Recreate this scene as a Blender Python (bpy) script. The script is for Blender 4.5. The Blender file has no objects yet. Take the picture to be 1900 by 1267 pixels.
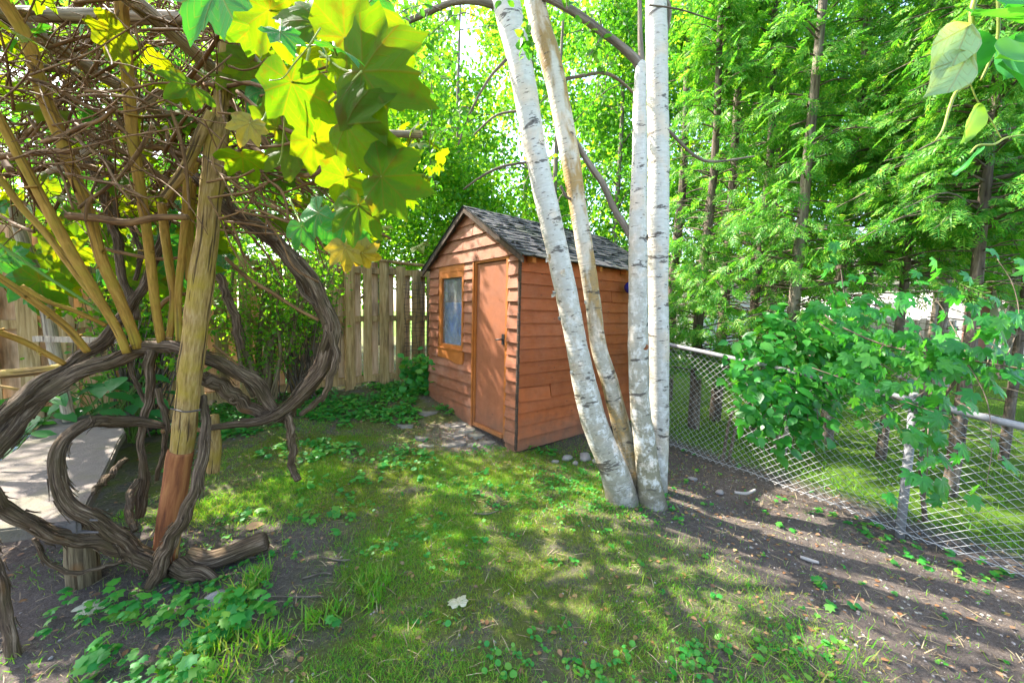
import bpy, math, random
import numpy as np
from mathutils import Matrix, Vector

random.seed(7)
rng = np.random.default_rng(11)
S = bpy.context.scene
COL = S.collection
R = math.radians

# ------------------------------------------------------------------ camera
FPX = 700.0
SUN_AZ = np.array([-.88, .475]); SUN_EL = R(46)
SUNV = np.array([SUN_AZ[0] * math.cos(SUN_EL), SUN_AZ[1] * math.cos(SUN_EL), math.sin(SUN_EL)])
CAM = np.array([0, 0, 1.4])
PITCH, ROLL = R(4.5), R(1.3)
F0 = np.array([0, math.cos(PITCH), -math.sin(PITCH)])
R0 = np.array([1.0, 0, 0]); U0 = np.array([0, math.sin(PITCH), math.cos(PITCH)])
CR = math.cos(ROLL) * R0 + math.sin(ROLL) * U0
CU = math.cos(ROLL) * U0 - math.sin(ROLL) * R0
cd = bpy.data.cameras.new('camera'); cam = bpy.data.objects.new('camera', cd); COL.objects.link(cam)
cd.sensor_fit = 'HORIZONTAL'; cd.sensor_width = 36; cd.lens = 36 * FPX / 1900
cd.clip_start = 0.02; cd.clip_end = 600
m = Matrix.Identity(4)
for i, a in enumerate((CR, CU, -F0)):
    for j in range(3): m[j][i] = a[j]
m.translation = Vector(CAM)
cam.matrix_world = m
S.camera = cam

def ray(px, py): return F0 + (px - 950) / FPX * CR - (py - 633.5) / FPX * CU
def D(px, py, d):
    r = ray(px, py); return CAM + r * (d / r[1])
def sst(a, b, x):
    t = np.clip((x - a) / (b - a), 0, 1); return t * t * (3 - 2 * t)
def gh(x, y):
    x = np.asarray(x, float); y = np.asarray(y, float)
    z = 0.22 * sst(3.7, 5.3, y) * sst(1.2, -0.9, x)
    z = z + 0.10 * sst(2.2, 4.0, y) * sst(-0.8, -2.6, x) * (1 - sst(3.7, 5.3, y))
    z = z + 0.055 * np.exp(-(((x - 0.9) ** 2 + (y - 2.65) ** 2) / 0.22))
    near = np.exp(-(x ** 2 + (y - 3) ** 2) / 60)
    z = z + near * (0.016 * np.sin(3.1 * x + 1.3) * np.sin(2.7 * y + .4) + 0.010 * np.sin(7.3 * x + 2 * y) + 0.007 * np.sin(9 * y - 4 * x))
    z = z - 0.10 * sst(0.15, 1.2, 0.87 * (x - 1.65) + 0.5 * (y - 3.92))
    return z
def G(px, py):
    r = ray(px, py); z = 0.0
    for _ in range(12):
        t = (z - CAM[2]) / r[2]; p = CAM + r * t; z = float(gh(p[0], p[1]))
    return p
def PL(px, py, z):
    r = ray(px, py); return CAM + r * ((z - CAM[2]) / r[2])

# ------------------------------------------------------------------ object helpers
def tag(o, label=None, cat=None, group=None, kind=None):
    if label: o['label'] = label
    if cat: o['category'] = cat
    if group: o['group'] = group
    if kind: o['kind'] = kind
    return o
def empty(name, loc, rz=0.0):
    o = bpy.data.objects.new(name, None); COL.objects.link(o); o.location = loc; o.rotation_euler = (0, 0, rz); o.empty_display_size = .1
    return o

class MB:
    """collects geometry for one mesh object"""
    def __init__(s): s.V = []; s.F = []; s.n = 0; s.A = []; s.smooth = []; s.mi = []
    def add(s, V, faces, attr=None, smooth=False, mi=0):
        V = np.asarray(V, float); s.V.append(V)
        s.A.append(np.asarray(attr, float) if attr is not None else V.copy())
        for f in (faces if isinstance(faces, list) else [faces]):
            f = np.asarray(f, int); s.F.append(f + s.n); s.smooth.append(smooth); s.mi.append(mi)
        s.n += len(V)
    def box(s, lo, hi, M=None, mi=0):
        x0, y0, z0 = lo; x1, y1, z1 = hi
        s.hexa([(x0,y0,z0),(x1,y0,z0),(x1,y1,z0),(x0,y1,z0),(x0,y0,z1),(x1,y0,z1),(x1,y1,z1),(x0,y1,z1)], mi)
    def hexa(s, v, mi=0):
        s.add(v, np.array([(0,3,2,1),(4,5,6,7),(0,1,5,4),(1,2,6,5),(2,3,7,6),(3,0,4,7)]), mi=mi)
    def build(s, name, mats, parent=None, loc=None):
        me = bpy.data.meshes.new(name)
        V = np.concatenate(s.V); A = np.concatenate(s.A)
        if loc is not None: V = V - np.asarray(loc)
        me.vertices.add(len(V)); me.vertices.foreach_set('co', V.astype(np.float32).ravel())
        nl = sum(f.size for f in s.F); nf = sum(len(f) for f in s.F)
        me.loops.add(nl); me.loops.foreach_set('vertex_index', np.concatenate([f.ravel() for f in s.F]).astype(np.int32))
        tot = np.concatenate([np.full(len(f), f.shape[1]) for f in s.F]); st = np.concatenate([[0], np.cumsum(tot)[:-1]])
        me.polygons.add(nf); me.polygons.foreach_set('loop_start', st.astype(np.int32))
        me.polygons.foreach_set('use_smooth', np.concatenate([np.full(len(f), sm) for f, sm in zip(s.F, s.smooth)]))
        me.polygons.foreach_set('material_index', np.concatenate([np.full(len(f), k) for f, k in zip(s.F, s.mi)]).astype(np.int32))
        at = me.attributes.new('tc', 'FLOAT_VECTOR', 'POINT'); at.data.foreach_set('vector', A.astype(np.float32).ravel())
        me.update(calc_edges=True)
        for mt in (mats if isinstance(mats, (list, tuple)) else [mats]): me.materials.append(mt)
        o = bpy.data.objects.new(name, me); COL.objects.link(o)
        if parent is not None: o.parent = parent
        if loc is not None: o.location = loc
        return o

def catmull(P, n):
    P = np.asarray(P, float)
    if len(P) == 2: return P[0] + np.linspace(0, 1, n)[:, None] * (P[1] - P[0])
    Q = np.vstack([2 * P[0] - P[1], P, 2 * P[-1] - P[-2]])
    d = np.concatenate([[0], np.cumsum(np.linalg.norm(np.diff(P[:, :3], axis=0), axis=1) + 1e-9)])
    u = np.linspace(0, d[-1], n); k = np.clip(np.searchsorted(d, u, 'right') - 1, 0, len(P) - 2)
    t = ((u - d[k]) / (d[k + 1] - d[k]))[:, None]
    a, b, c, e = Q[k], Q[k + 1], Q[k + 2], Q[k + 3]
    return .5 * (2 * b + (c - a) * t + (2 * a - 5 * b + 4 * c - e) * t ** 2 + (3 * b - a - 3 * c + e) * t ** 3)

def tube(mb, P, rad, sides=8, ridge=0.0, twist=6.0, knob=0.0, caps=True, seed=None, mi=0, sharp=False):
    P = np.asarray(P, float); n = len(P); rad = np.broadcast_to(np.asarray(rad, float), (n,))
    T = np.gradient(P, axis=0); T /= np.linalg.norm(T, axis=1)[:, None] + 1e-12
    up = np.array([0, 0, 1.0]) if abs(T[0][2]) < .9 else np.array([1.0, 0, 0])
    N = np.zeros_like(P); N[0] = up - T[0] * up.dot(T[0]); N[0] /= np.linalg.norm(N[0])
    for i in range(1, n):
        v = N[i - 1] - T[i] * N[i - 1].dot(T[i]); N[i] = v / (np.linalg.norm(v) + 1e-12)
    B = np.cross(T, N)
    s = np.concatenate([[0], np.cumsum(np.linalg.norm(np.diff(P, axis=0), axis=1))])
    th = np.arange(sides) / sides * 2 * math.pi
    TH, SS = np.meshgrid(th, s)
    r = np.ones((n, sides))
    q = (rng if seed is None else np.random.default_rng(seed)).uniform(0, 6.28, 8)
    if ridge:
        r += ridge * (.45 * np.sin(3 * TH + twist * SS + q[0]) + .5 * np.sin(5 * TH - twist * .6 * SS + q[1] + np.sin(SS * 7)) + .4 * np.sin(9 * TH + twist * .4 * SS + q[2] + np.sin(SS * 11 + q[5])) + .3 * np.sin(2 * TH + q[3] + SS * 3))
    if knob:
        r += knob * (np.sin(SS * 9 + q[4]) * .5 + np.sin(SS * 23 + q[5] + TH) * .35 + np.sin(SS * 41 + 2 * TH + q[6]) * .25)
    r = r * rad[:, None]
    V = P[:, None, :] + r[..., None] * (np.cos(TH)[..., None] * N[:, None, :] + np.sin(TH)[..., None] * B[:, None, :])
    rr = rad.mean()
    off = q[7] * 3
    A = np.stack([np.cos(TH) * rr + off, np.sin(TH) * rr, SS + off], -1)
    i = np.arange(n - 1)[:, None] * sides; j = np.arange(sides)[None]; jn = (j + 1) % sides
    Fq = np.stack([i + j, i + jn, i + jn + sides, i + j + sides], -1).reshape(-1, 4)
    fs = [Fq]
    if caps: fs += [np.arange(sides)[::-1][None], (np.arange(sides) + (n - 1) * sides)[None]]
    mb.add(V.reshape(-1, 3), fs, A.reshape(-1, 3), smooth=not sharp, mi=mi)

def pxpath(pts, n=24):
    """(px, py, depth, width px) -> points, radii"""
    Q = np.array([list(D(a, b, d)) + [w * .5 * d / FPX / math.hypot(1, (a - 950) / FPX)] for a, b, d, w in pts])
    Q = catmull(Q, n); return Q[:, :3], np.maximum(Q[:, 3], .001)

def frames(d, nrm):
    Y = d / (np.linalg.norm(d, axis=1)[:, None] + 1e-9)
    Z = nrm - (nrm * Y).sum(1)[:, None] * Y; Z /= np.linalg.norm(Z, axis=1)[:, None] + 1e-9
    X = np.cross(Y, Z); return X, Y, Z
def scatter(mb, tmpl, pos, d, nrm, size, smooth=False, mi=0):
    tv, tf = tmpl
    X, Y, Z = frames(np.asarray(d, float), np.asarray(nrm, float)); pos = np.asarray(pos, float); n = len(pos)
    if n == 0: return
    size = np.broadcast_to(size, (n,)).astype(float)
    V = pos[:, None, :] + size[:, None, None] * (tv[None, :, 0, None] * X[:, None] + tv[None, :, 1, None] * Y[:, None] + tv[None, :, 2, None] * Z[:, None])
    A = np.broadcast_to(tv[None], (n, len(tv), 3)).copy()
    k = len(tv); fs = []
    for f in tf:
        f = np.asarray(f, int); fs.append((f[None] + (np.arange(n) * k)[:, None, None]).reshape(-1, f.shape[1]))
    mb.add(V.reshape(-1, 3), fs, A.reshape(-1, 3), smooth=smooth, mi=mi)

# leaf templates: base at origin, y to the tip, z up
T_SIMPLE = (np.array([(0, 0, 0), (.30, .42, .07), (0, 1, -.06), (-.30, .42, .07)]), [[(0, 1, 2), (0, 2, 3)]])
T_OVATE = (np.array([(0, 0, 0), (.22, .15, .04), (.33, .42, .07), (.20, .75, .03), (0, 1, -.10), (-.20, .75, .03), (-.33, .42, .07), (-.22, .15, .04), (0, .2, 0), (0, .45, 0), (0, .75, -.03)]),
           [[(0, 1, 8), (8, 7, 0), (10, 3, 4), (4, 5, 10)], [(8, 1, 2, 9), (9, 6, 7, 8), (9, 2, 3, 10), (10, 5, 6, 9)]])
def lobed(deep=1.0, seed=0, cup=.16, wav=.05):
    r_ = np.random.default_rng(seed)
    prof = [(0,1.0),(5,.93),(9,.9),(14,.78),(19,.74),(25,.60),(31,.68),(36,.80),(41,.86),(45,.93),(50,.83),(56,.77),(62,.66),(69,.59),(77,.63),(85,.70),(92,.74),(98,.66),(108,.60),(118,.57),(129,.55),(140,.50),(151,.46),(160,.38),(170,.20)]
    ang = []; rad = []
    for a, q in prof:
        q = 1 - (1 - q) * deep; ang.append(a); rad.append(max(q, .12) * (1 + r_.uniform(-.03, .03)))
    full = [(a, q) for a, q in zip(ang, rad)] + [(-a, q * (1 + r_.uniform(-.05, .05))) for a, q in list(zip(ang, rad))[:0:-1]]
    n = len(full); V = [(0, 0, 0)]
    w = r_.uniform(0, 6.28, 3)
    for fr in (.4, .72, 1.0):
        for a, q in full:
            t = R(a); rr = q * fr
            # mound up between the veins, droop at the rim
            z = -cup * rr ** 2 + wav * rr * abs(math.sin(t * 4.2)) + wav * 1.3 * rr * math.sin(2 * t + w[0]) * fr + wav * .8 * rr * rr * math.sin(5 * t + w[1])
            V.append((math.sin(t) * rr, math.cos(t) * rr, z))
    tri = [(0, 1 + (i + 1) % n, 1 + i) for i in range(n)]
    quads = [(1 + k * n + i, 1 + k * n + (i + 1) % n, 1 + (k + 1) * n + (i + 1) % n, 1 + (k + 1) * n + i) for k in (0, 1) for i in range(n)]
    return np.array(V), [tri, quads]
T_GRAPE = [lobed(1.0, i, .14 + .09 * i, .09) for i in range(4)]
T_MAPLE = [lobed(1.25, 20 + i, .15 + .08 * i) for i in range(3)]
def lobed_lo(seed=0):
    pr = [(0,1),(20,.66),(42,.9),(66,.58),(92,.72),(130,.5),(165,.3)]
    V = [(0, .05, .03)]
    full = pr + [(-a, q) for a, q in pr[:0:-1]]
    for a, q in full: V.append((math.sin(R(a)) * q, math.cos(R(a)) * q, -.18 * q * q))
    n = len(full); return np.array(V), [[(0, 1 + (i + 1) % n, 1 + i) for i in range(n)]]
T_LOBELO = lobed_lo()
def cedar_spray(seed=0, n=6, fine=True):
    r_ = np.random.default_rng(seed); V = []; Fs = []
    def rh(b, d, L, w, zc):
        p = np.array([-d[1], d[0]]); k = len(V)
        for q, zz in ((b, 0), (b + d * L * .45 + p * w, .01), (b + d * L, -.06 * L * 3), (b + d * L * .45 - p * w, .01)):
            V.append((q[0], q[1], zc + zz))
        Fs.append((k, k + 1, k + 2, k + 3))
    rh(np.array([0, 0.]), np.array([0, 1.]), 1.0, .025, 0)
    for i in range(n):
        for s in (-1, 1):
            y = .08 + .82 * (i + (.25 if s > 0 else 0)) / n
            a = R(42 + r_.uniform(-8, 8)) * s; L = (.52 * (1 - y * .72)) * r_.uniform(.75, 1.15)
            d = np.array([math.sin(a), math.cos(a)]); b = np.array([0, y]); zc = -.18 * y * y
            rh(b, d, L, .034, zc)
            if fine and L > .25:
                for q in (.45, .7):
                    a2 = a + R(38) * (1 if q < .5 else -1); d2 = np.array([math.sin(a2), math.cos(a2)])
                    rh(b + d * L * q, d2, L * .42, .026, zc - .03)
    return np.array(V), [np.array(Fs)]
T_CEDAR = [cedar_spray(i, 6, i < 3) for i in range(4)]
def sunny(p):
    """True where an overhead leaf would shade the big leaves by the arbour post"""
    p = np.atleast_2d(p); t = (p[:, 2] - 1.95) / SUNV[2]; q = p - t[:, None] * SUNV
    return (q[:, 0] > -.75) & (q[:, 0] < -.05) & (q[:, 1] > .45) & (q[:, 1] < 1.5) & (t > .15)
def lane(p, c, r):
    """True where p lies on the way from the sun to the spot c"""
    p = np.atleast_2d(p); v = p - np.asarray(c); t = v @ SUNV; return (np.linalg.norm(v - t[:, None] * SUNV, axis=1) < r) & (t > .1)
def ovate_hi(w=.40, n=13, m=9):
    V = []
    for i in range(n):
        y = i / (n - 1); hw = w * (math.sin(math.pi * min(1, y ** .72 * .985 + .004)) ** .8) * (1 + .02 * math.sin(i * 2.9))
        for j in range(m):
            u = -1 + 2 * j / (m - 1); V.append((u * hw, y, .10 * abs(u) ** 1.3 - .16 * y * y + .02 * math.sin(y * 11 + abs(u) * 4) * abs(u)))
    i = np.arange((n - 1))[:, None] * m + np.arange(m - 1)[None]; i = i.ravel()
    return np.array(V), [np.stack([i, i + 1, i + m + 1, i + m], -1)]
T_OVHI = ovate_hi()
def rnd_dirs(n, up=0.0):
    v = rng.normal(size=(n, 3)); v /= np.linalg.norm(v, axis=1)[:, None]; v[:, 2] += up; return v

# ------------------------------------------------------------------ materials
class NT:
    def __init__(s, name):
        s.m = bpy.data.materials.new(name); s.m.use_nodes = True; s.t = s.m.node_tree
        s.b = s.t.nodes['Principled BSDF']; s.o = s.t.nodes['Material Output']
    def n(s, typ, ins=None, **kw):
        nd = s.t.nodes.new(typ)
        for k, v in kw.items(): setattr(nd, k, v)
        for k, v in (ins or {}).items(): s.set(nd.inputs[k], v)
        return nd
    def set(s, sock, v):
        if hasattr(v, 'links') or isinstance(v, bpy.types.NodeSocket): s.t.links.new(v, sock)
        elif isinstance(v, (tuple, list)) and len(v) == 3 and sock.type == 'RGBA': sock.default_value = (*v, 1)
        else: sock.default_value = v
    def tc(s): return s.n('ShaderNodeAttribute', attribute_name='tc').outputs['Vector']
    def pos(s): return s.n('ShaderNodeNewGeometry').outputs['Position']
    def rand(s): return s.n('ShaderNodeNewGeometry').outputs['Random Per Island']
    def objrand(s): return s.n('ShaderNodeObjectInfo').outputs['Random']
    def map(s, v, sc=(1, 1, 1), rot=(0, 0, 0)): return s.n('ShaderNodeMapping', {'Vector': v, 'Scale': sc, 'Rotation': rot}).outputs[0]
    def noise(s, v, sc, det=4, rough=.55, dist=0): return s.n('ShaderNodeTexNoise', {'Vector': v, 'Scale': sc, 'Detail': det, 'Roughness': rough, 'Distortion': dist}).outputs['Fac']
    def vor(s, v, sc, out='Distance', feature='F1'): return s.n('ShaderNodeTexVoronoi', {'Vector': v, 'Scale': sc}, feature=feature).outputs[out]
    def ramp(s, f, stops, interp='LINEAR'):
        nd = s.n('ShaderNodeValToRGB', {'Fac': f}); cr = nd.color_ramp; cr.interpolation = interp
        while len(cr.elements) < len(stops): cr.elements.new(.5)
        for e, (p, c) in zip(cr.elements, stops):
            e.position = p; e.color = (*c, 1) if isinstance(c, (tuple, list)) else (c, c, c, 1)
        return nd.outputs['Color']
    def mix(s, f, a, b, mode='MIX'):
        nd = s.n('ShaderNodeMix', data_type='RGBA', blend_type=mode); s.set(nd.inputs[0], f); s.set(nd.inputs[6], a); s.set(nd.inputs[7], b); return nd.outputs[2]
    def math(s, op, a, b=0.0):
        nd = s.n('ShaderNodeMath', operation=op); s.set(nd.inputs[0], a); s.set(nd.inputs[1], b); return nd.outputs[0]
    def bump(s, h, st=.5, dist=.01): s.set(s.b.inputs['Normal'], s.n('ShaderNodeBump', {'Height': h, 'Strength': st, 'Distance': dist}).outputs[0])
    def base(s, c, rough=.7, spec=.3): s.set(s.b.inputs['Base Color'], c); s.set(s.b.inputs['Roughness'], rough); s.b.inputs['Specular IOR Level'].default_value = spec; return s

def leafmat(name, cols, trans=.45, tcol=None, rough=.45, veins=False, spec=.35, blotch=0):
    t = NT(name); rn = t.rand()
    c = t.ramp(rn, [(i / max(1, len(cols) - 1), q) for i, q in enumerate(cols)])
    big = t.noise(t.pos(), 1.7, 2)
    c = t.mix(t.ramp(big, [(.35, 0), (.65, 1)]), c, t.mix(.5, c, cols[0]))
    if blotch:
        c = t.mix(t.math('MULTIPLY', t.ramp(t.noise(t.tc(), 2.6, 3), [(.55, 0), (.7, 1)]), blotch), c, (.16, .09, .015))
    if veins:
        sp = t.n('ShaderNodeSeparateXYZ', {0: t.tc()})
        a = t.math('ARCTAN2', sp.outputs[0], sp.outputs[1]); r = t.n('ShaderNodeVectorMath', {0: t.tc()}, operation='LENGTH').outputs['Value']
        d = t.math('MULTIPLY', r, t.math('SINE', t.math('PINGPONG', t.math('ADD', a, 6.5973), .3927)))
        main = t.ramp(d, [(.006, 1), (.022, 0)])
        # side veins: chevrons leaving the main ones
        w = t.math('PINGPONG', t.math('ADD', r, t.math('MULTIPLY', d, -1.1)), .06)
        side = t.math('MULTIPLY', t.ramp(w, [(.003, .55), (.012, 0)]), 1.0)
        v = t.math('MAXIMUM', main, side)
        c = t.mix(t.math('MULTIPLY', v, .7), c, t.mix(.55, c, (.20, .12, .02)))
        c = t.mix(t.math('MULTIPLY', t.ramp(t.noise(t.tc(), 5, 5, .7), [(.35, 0), (.7, 1)]), .45), c, t.mix(1, c, (.55, .72, .6), 'MULTIPLY'))
        t.bump(v, .4, .004)
    t.base(c, rough, spec)
    tr = t.n('ShaderNodeBsdfTranslucent', {'Color': t.mix(1.0, c, tcol, 'MULTIPLY') if tcol else c})
    ms = t.n('ShaderNodeMixShader', {0: trans, 1: t.b.outputs[0], 2: tr.outputs[0]})
    t.t.links.new(ms.outputs[0], t.o.inputs[0]); return t.m

M = {}
GT = (2.6, 2.3, .8)
M['leaf_bg'] = leafmat('leaf_bg', [(.04, .16, .014), (.075, .23, .016), (.13, .29, .02), (.22, .32, .03)], .58, GT)
M['leaf_bg2'] = leafmat('leaf_bg2', [(.03, .14, .016), (.055, .20, .02), (.11, .26, .02)], .55, GT)
M['leaf_birch'] = leafmat('leaf_birch', [(.03, .13, .015), (.05, .17, .015), (.11, .22, .02)], .5, GT)
M['cedar'] = leafmat('cedar', [(.04, .19, .02), (.075, .26, .024), (.13, .30, .028), (.25, .37, .06)], .45, (2.0, 2.0, .9), .5)
M['grape'] = leafmat('grape', [(.06, .17, .012), (.11, .21, .01), (.16, .23, .01)], .7, (1.6, 1.24, .2), .6, True, blotch=.6, spec=.12)
M['grape_dark'] = leafmat('grape_dark', [(.02, .14, .02), (.04, .19, .02)], .35, GT, .5, True, spec=.2)  # darker copy of the vine leaf, its missing backlight put into the colour
M['grape_yellow'] = leafmat('grape_yellow', [(.28, .22, .02), (.22, .22, .02)], .4, (1.4, 1.1, .4), .5, True, blotch=.7)
M['shrub'] = leafmat('shrub', [(.018, .13, .018), (.03, .19, .022), (.07, .24, .025)], .42, GT, .38, spec=.4)
M['weed'] = leafmat('weed', [(.02, .17, .03), (.04, .24, .03), (.08, .28, .03), (.17, .30, .04)], .4, GT, .5)
M['pale_green'] = leafmat('pale_green', [(.20, .32, .15), (.26, .37, .19)], .3, GT, .3, True)  # whitish leaf copy, the sun's brightness on it put into the colour
M['hosta'] = leafmat('hosta', [(.03, .15, .04), (.05, .2, .04)], .35, GT, .4)
M['blade'] = leafmat('blade', [(.05, .20, .012), (.09, .27, .014), (.16, .29, .02), (.30, .27, .09)], .4, GT, .55)
M['lawn_blade'] = leafmat('lawn_blade', [(.06, .18, .012), (.10, .22, .015), (.15, .24, .02)], .4, GT, .55)
M['moss'] = leafmat('moss', [(.10, .19, .010), (.15, .22, .010), (.22, .25, .02)], .3, GT, .8)
M['dead'] = leafmat('dead', [(.16, .07, .03), (.25, .13, .05), (.30, .19, .10), (.10, .05, .03)], .15, None, .7)
M['straw'] = leafmat('straw', [(.30, .22, .12), (.42, .34, .20), (.14, .09, .05), (.24, .16, .09)], .1, None, .8)
M['pale_leaf'] = leafmat('pale_leaf', [(.62, .55, .38), (.55, .48, .33)], .25, None, .7, True)

def barkmat(name, c1, c2, c3, sc=(1, 1, .12), nsc=40, bs=.9, bd=.012, green=None, rough=.85, crack=0):
    t = NT(name); v = t.tc(); vm = t.map(v, sc)
    f = t.noise(vm, nsc, 6, .65, .3); g = t.noise(v, 7, 4)
    c = t.ramp(f, [(.3, c1), (.5, c2), (.72, c3)])
    if green: c = t.mix(t.ramp(g, [(.45, 0), (.68, .8)]), c, green)
    h = f
    if crack:
        k = t.ramp(t.noise(t.map(v, (1, 1, .035)), nsc * .75, 3, .5, .2), [(.355, 1), (.40, 0)])
        c = t.mix(t.math('MULTIPLY', k, crack), c, (.045, .026, .012)); h = t.math('SUBTRACT', f, t.math('MULTIPLY', k, .8))
        kn = t.ramp(t.math('ADD', t.vor(t.map(v, (5, 5, 3.2)), 1.0), t.math('MULTIPLY', g, .1)), [(.13, 1), (.2, 0)])
        c = t.mix(t.math('MULTIPLY', kn, .75), c, (.16, .075, .025))
    t.base(c, rough, .2); t.bump(h, bs, bd); return t.m
M['vine_bark'] = barkmat('vine_bark', (.02, .012, .008), (.125, .078, .044), (.38, .27, .175), (1, 1, .05), 150, 1.0, .02, (.09, .062, .025), crack=.7)
M['cane'] = barkmat('cane', (.038, .019, .008), (.14, .072, .026), (.28, .16, .06), (1, 1, .1), 90, .5, .004)
M['shoot'] = barkmat('shoot', (.16, .085, .014), (.29, .155, .025), (.41, .24, .05), (1, 1, .15), 90, .7, .005, (.27, .20, .02), crack=.5)
M['log'] = barkmat('log', (.13, .07, .02), (.30, .185, .06), (.44, .30, .125), (1, 1, .13), 105, 1, .010, (.31, .215, .018), crack=.85)
M['grey_log'] = barkmat('grey_log', (.12, .09, .065), (.33, .26, .18), (.46, .38, .28), (1, 1, .06), 95, .9, .006, crack=.8)
M['stump_wood'] = barkmat('stump_wood', (.05, .035, .02), (.15, .11, .06), (.24, .19, .11), (1, 1, .06), 95, .9, .006, crack=.8)
M['rust_log'] = barkmat('rust_log', (.06, .02, .012), (.22, .075, .025), (.36, .15, .05), (1, 1, .10), 30, .7, .006)
M['trunk'] = barkmat('trunk', (.03, .022, .018), (.10, .075, .055), (.22, .17, .13), (1, 1, .12), 35, 1, .015)
M['trunk_light'] = barkmat('trunk_light', (.06, .045, .035), (.17, .135, .10), (.30, .25, .20), (1, 1, .12), 35, 1, .012)
M['twig'] = barkmat('twig', (.04, .03, .022), (.12, .09, .065), (.22, .17, .13), (1, 1, .2), 60, .4, .003)
M['petiole'] = NT('petiole').base((.25, .30, .05), .5).m
M['green_stem'] = NT('green_stem').base((.10, .20, .03), .5).m

def birchmat(name, warm=0.0, mossy=.5, ochre=0.0):
    t = NT(name); v = t.tc()
    big = t.noise(v, 5.0, 4)
    white = t.mix(t.noise(t.map(v, (3, 3, 14)), 6, 5), (.42, .385, .32), (.66, .63, .57))
    white = t.mix(warm, white, (.62, .52, .36))
    c = t.mix(t.math('MULTIPLY', t.ramp(big, [(.5, 0), (.62, 1)]), .55), white, (.68, .50, .34))
    if ochre:
        c = t.mix(t.math('MULTIPLY', t.ramp(t.noise(t.map(v, (1, 1, .35)), 9, 4), [(.46, 0), (.58, 1)]), ochre), c, (.34, .20, .055))
    # grey-olive weathering, more of it low on the trunk
    sz = t.n('ShaderNodeSeparateXYZ', {0: t.pos()}).outputs[2]
    low = t.n('ShaderNodeMapRange', {0: sz, 1: .3, 2: 2.3, 3: 1.0, 4: .16}).outputs[0]
    mz = t.math('MULTIPLY', t.math('MULTIPLY', t.ramp(t.noise(t.map(v, (1, 1, .8)), 16, 6, .7), [(.40, 0), (.52, 1)]), low), mossy)
    c = t.mix(mz, c, t.mix(t.noise(v, 60, 4), (.07, .06, .035), (.30, .26, .16)))
    # lenticels: short dark horizontal dashes
    le = t.noise(t.map(v, (16, 16, 95)), 1.0, 2, .5)
    lm = t.ramp(le, [(.655, 0), (.685, 1)])
    c = t.mix(t.math('MULTIPLY', lm, .8), c, (.06, .045, .035))
    # thin peeling rings
    pr = t.noise(t.map(v, (2.5, 2.5, 60)), 1.0, 3, .6)
    c = t.mix(t.math('MULTIPLY', t.ramp(pr, [(.60, 0), (.66, 1)]), .35), c, (.42, .36, .28))
    # black branch scars
    vo = t.vor(t.map(v, (5.0, 5.0, 4.4)), 1.0); sc = t.ramp(t.math('ADD', vo, t.math('MULTIPLY', t.noise(v, 40, 4), .12)), [(.17, 1), (.23, 0)])
    c = t.mix(t.math('MULTIPLY', sc, .0), c, (.035, .025, .02))
    ch = t.ramp(t.noise(t.map(v, (5, 5, 17)), 1.0, 5, .65, .4), [(.60, 0), (.63, 1)])
    c = t.mix(t.math('MULTIPLY', ch, .85), c, (.05, .038, .03))
    ft = t.n('ShaderNodeMapRange', {0: t.math('ADD', sz, t.math('MULTIPLY', t.noise(v, 20, 4), .16)), 1: .12, 2: .34, 3: .8, 4: 0}).outputs[0]; c = t.mix(ft, c, (.075, .065, .045))
    t.base(c, .6, .3)
    h = t.math('SUBTRACT', t.math('ADD', pr, t.math('MULTIPLY', t.noise(v, 70, 4), .3)), t.math('MULTIPLY', lm, .3))
    t.bump(h, .55, .008); return t.m
M['birch1'] = birchmat('birch1', .05, .8)
M['birch2'] = birchmat('birch2', .35, .8, .95)
M['birch3'] = birchmat('birch3', .05, 1.0)
M['birch4'] = birchmat('birch4', .0, .5)

def paintwood(name, c, dirt=.5, worn=.35):
    t = NT(name); v = t.tc(); rn = t.rand()
    gr = t.noise(t.map(v, (1, 1, 1)), 9, 5, .6)
    cc = t.mix(rn, tuple(x * .82 for x in c), tuple(min(1, x * 1.16) for x in c))
    cc = t.mix(t.math('MULTIPLY', t.ramp(gr, [(.42, 0), (.7, 1)]), dirt), cc, tuple(x * .55 for x in c))
    sp = t.noise(t.map(v, (2.2, 2.2, 34)), 3.5, 6, .7)
    cc = t.mix(t.math('MULTIPLY', t.ramp(sp, [(.56, 0), (.66, 1)]), worn), cc, (.36, .25, .19))
    kn = t.ramp(t.vor(t.map(v, (3.1, 3.1, 9)), 1.0), [(.05, 1), (.075, 0)])
    cc = t.mix(t.math('MULTIPLY', kn, .7), cc, (.05, .025, .018))
    na = t.ramp(t.vor(t.map(v, (9, 9, 7.6)), 1.0), [(.045, 1), (.06, 0)]); cc = t.mix(t.math('MULTIPLY', na, .8), cc, (.04, .02, .015))
    fd = t.ramp(t.noise(v, 2.1, 5, .7), [(.48, 0), (.66, 1)]); cc = t.mix(t.math('MULTIPLY', fd, worn * .75), cc, (.42, .25, .19))
    mz = t.n('ShaderNodeMapRange', {0: t.math('ADD', t.n('ShaderNodeSeparateXYZ', {0: v}).outputs[2], t.math('MULTIPLY', gr, -.35)), 1: -.16, 2: .16, 3: .6, 4: 0}).outputs[0]
    cc = t.mix(mz, cc, (.12, .085, .06))
    t.base(cc, t.ramp(gr, [(.3, .45), (.7, .7)]), .3)
    t.bump(t.math('ADD', t.noise(t.map(v, (2.5, 2.5, 60)), 5, 5, .7), t.math('MULTIPLY', gr, .5)), .35, .004); return t.m
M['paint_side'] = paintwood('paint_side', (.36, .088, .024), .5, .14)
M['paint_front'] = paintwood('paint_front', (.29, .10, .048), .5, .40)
M['paint_door'] = paintwood('paint_door', (.29, .10, .046), .35, .10)
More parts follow.
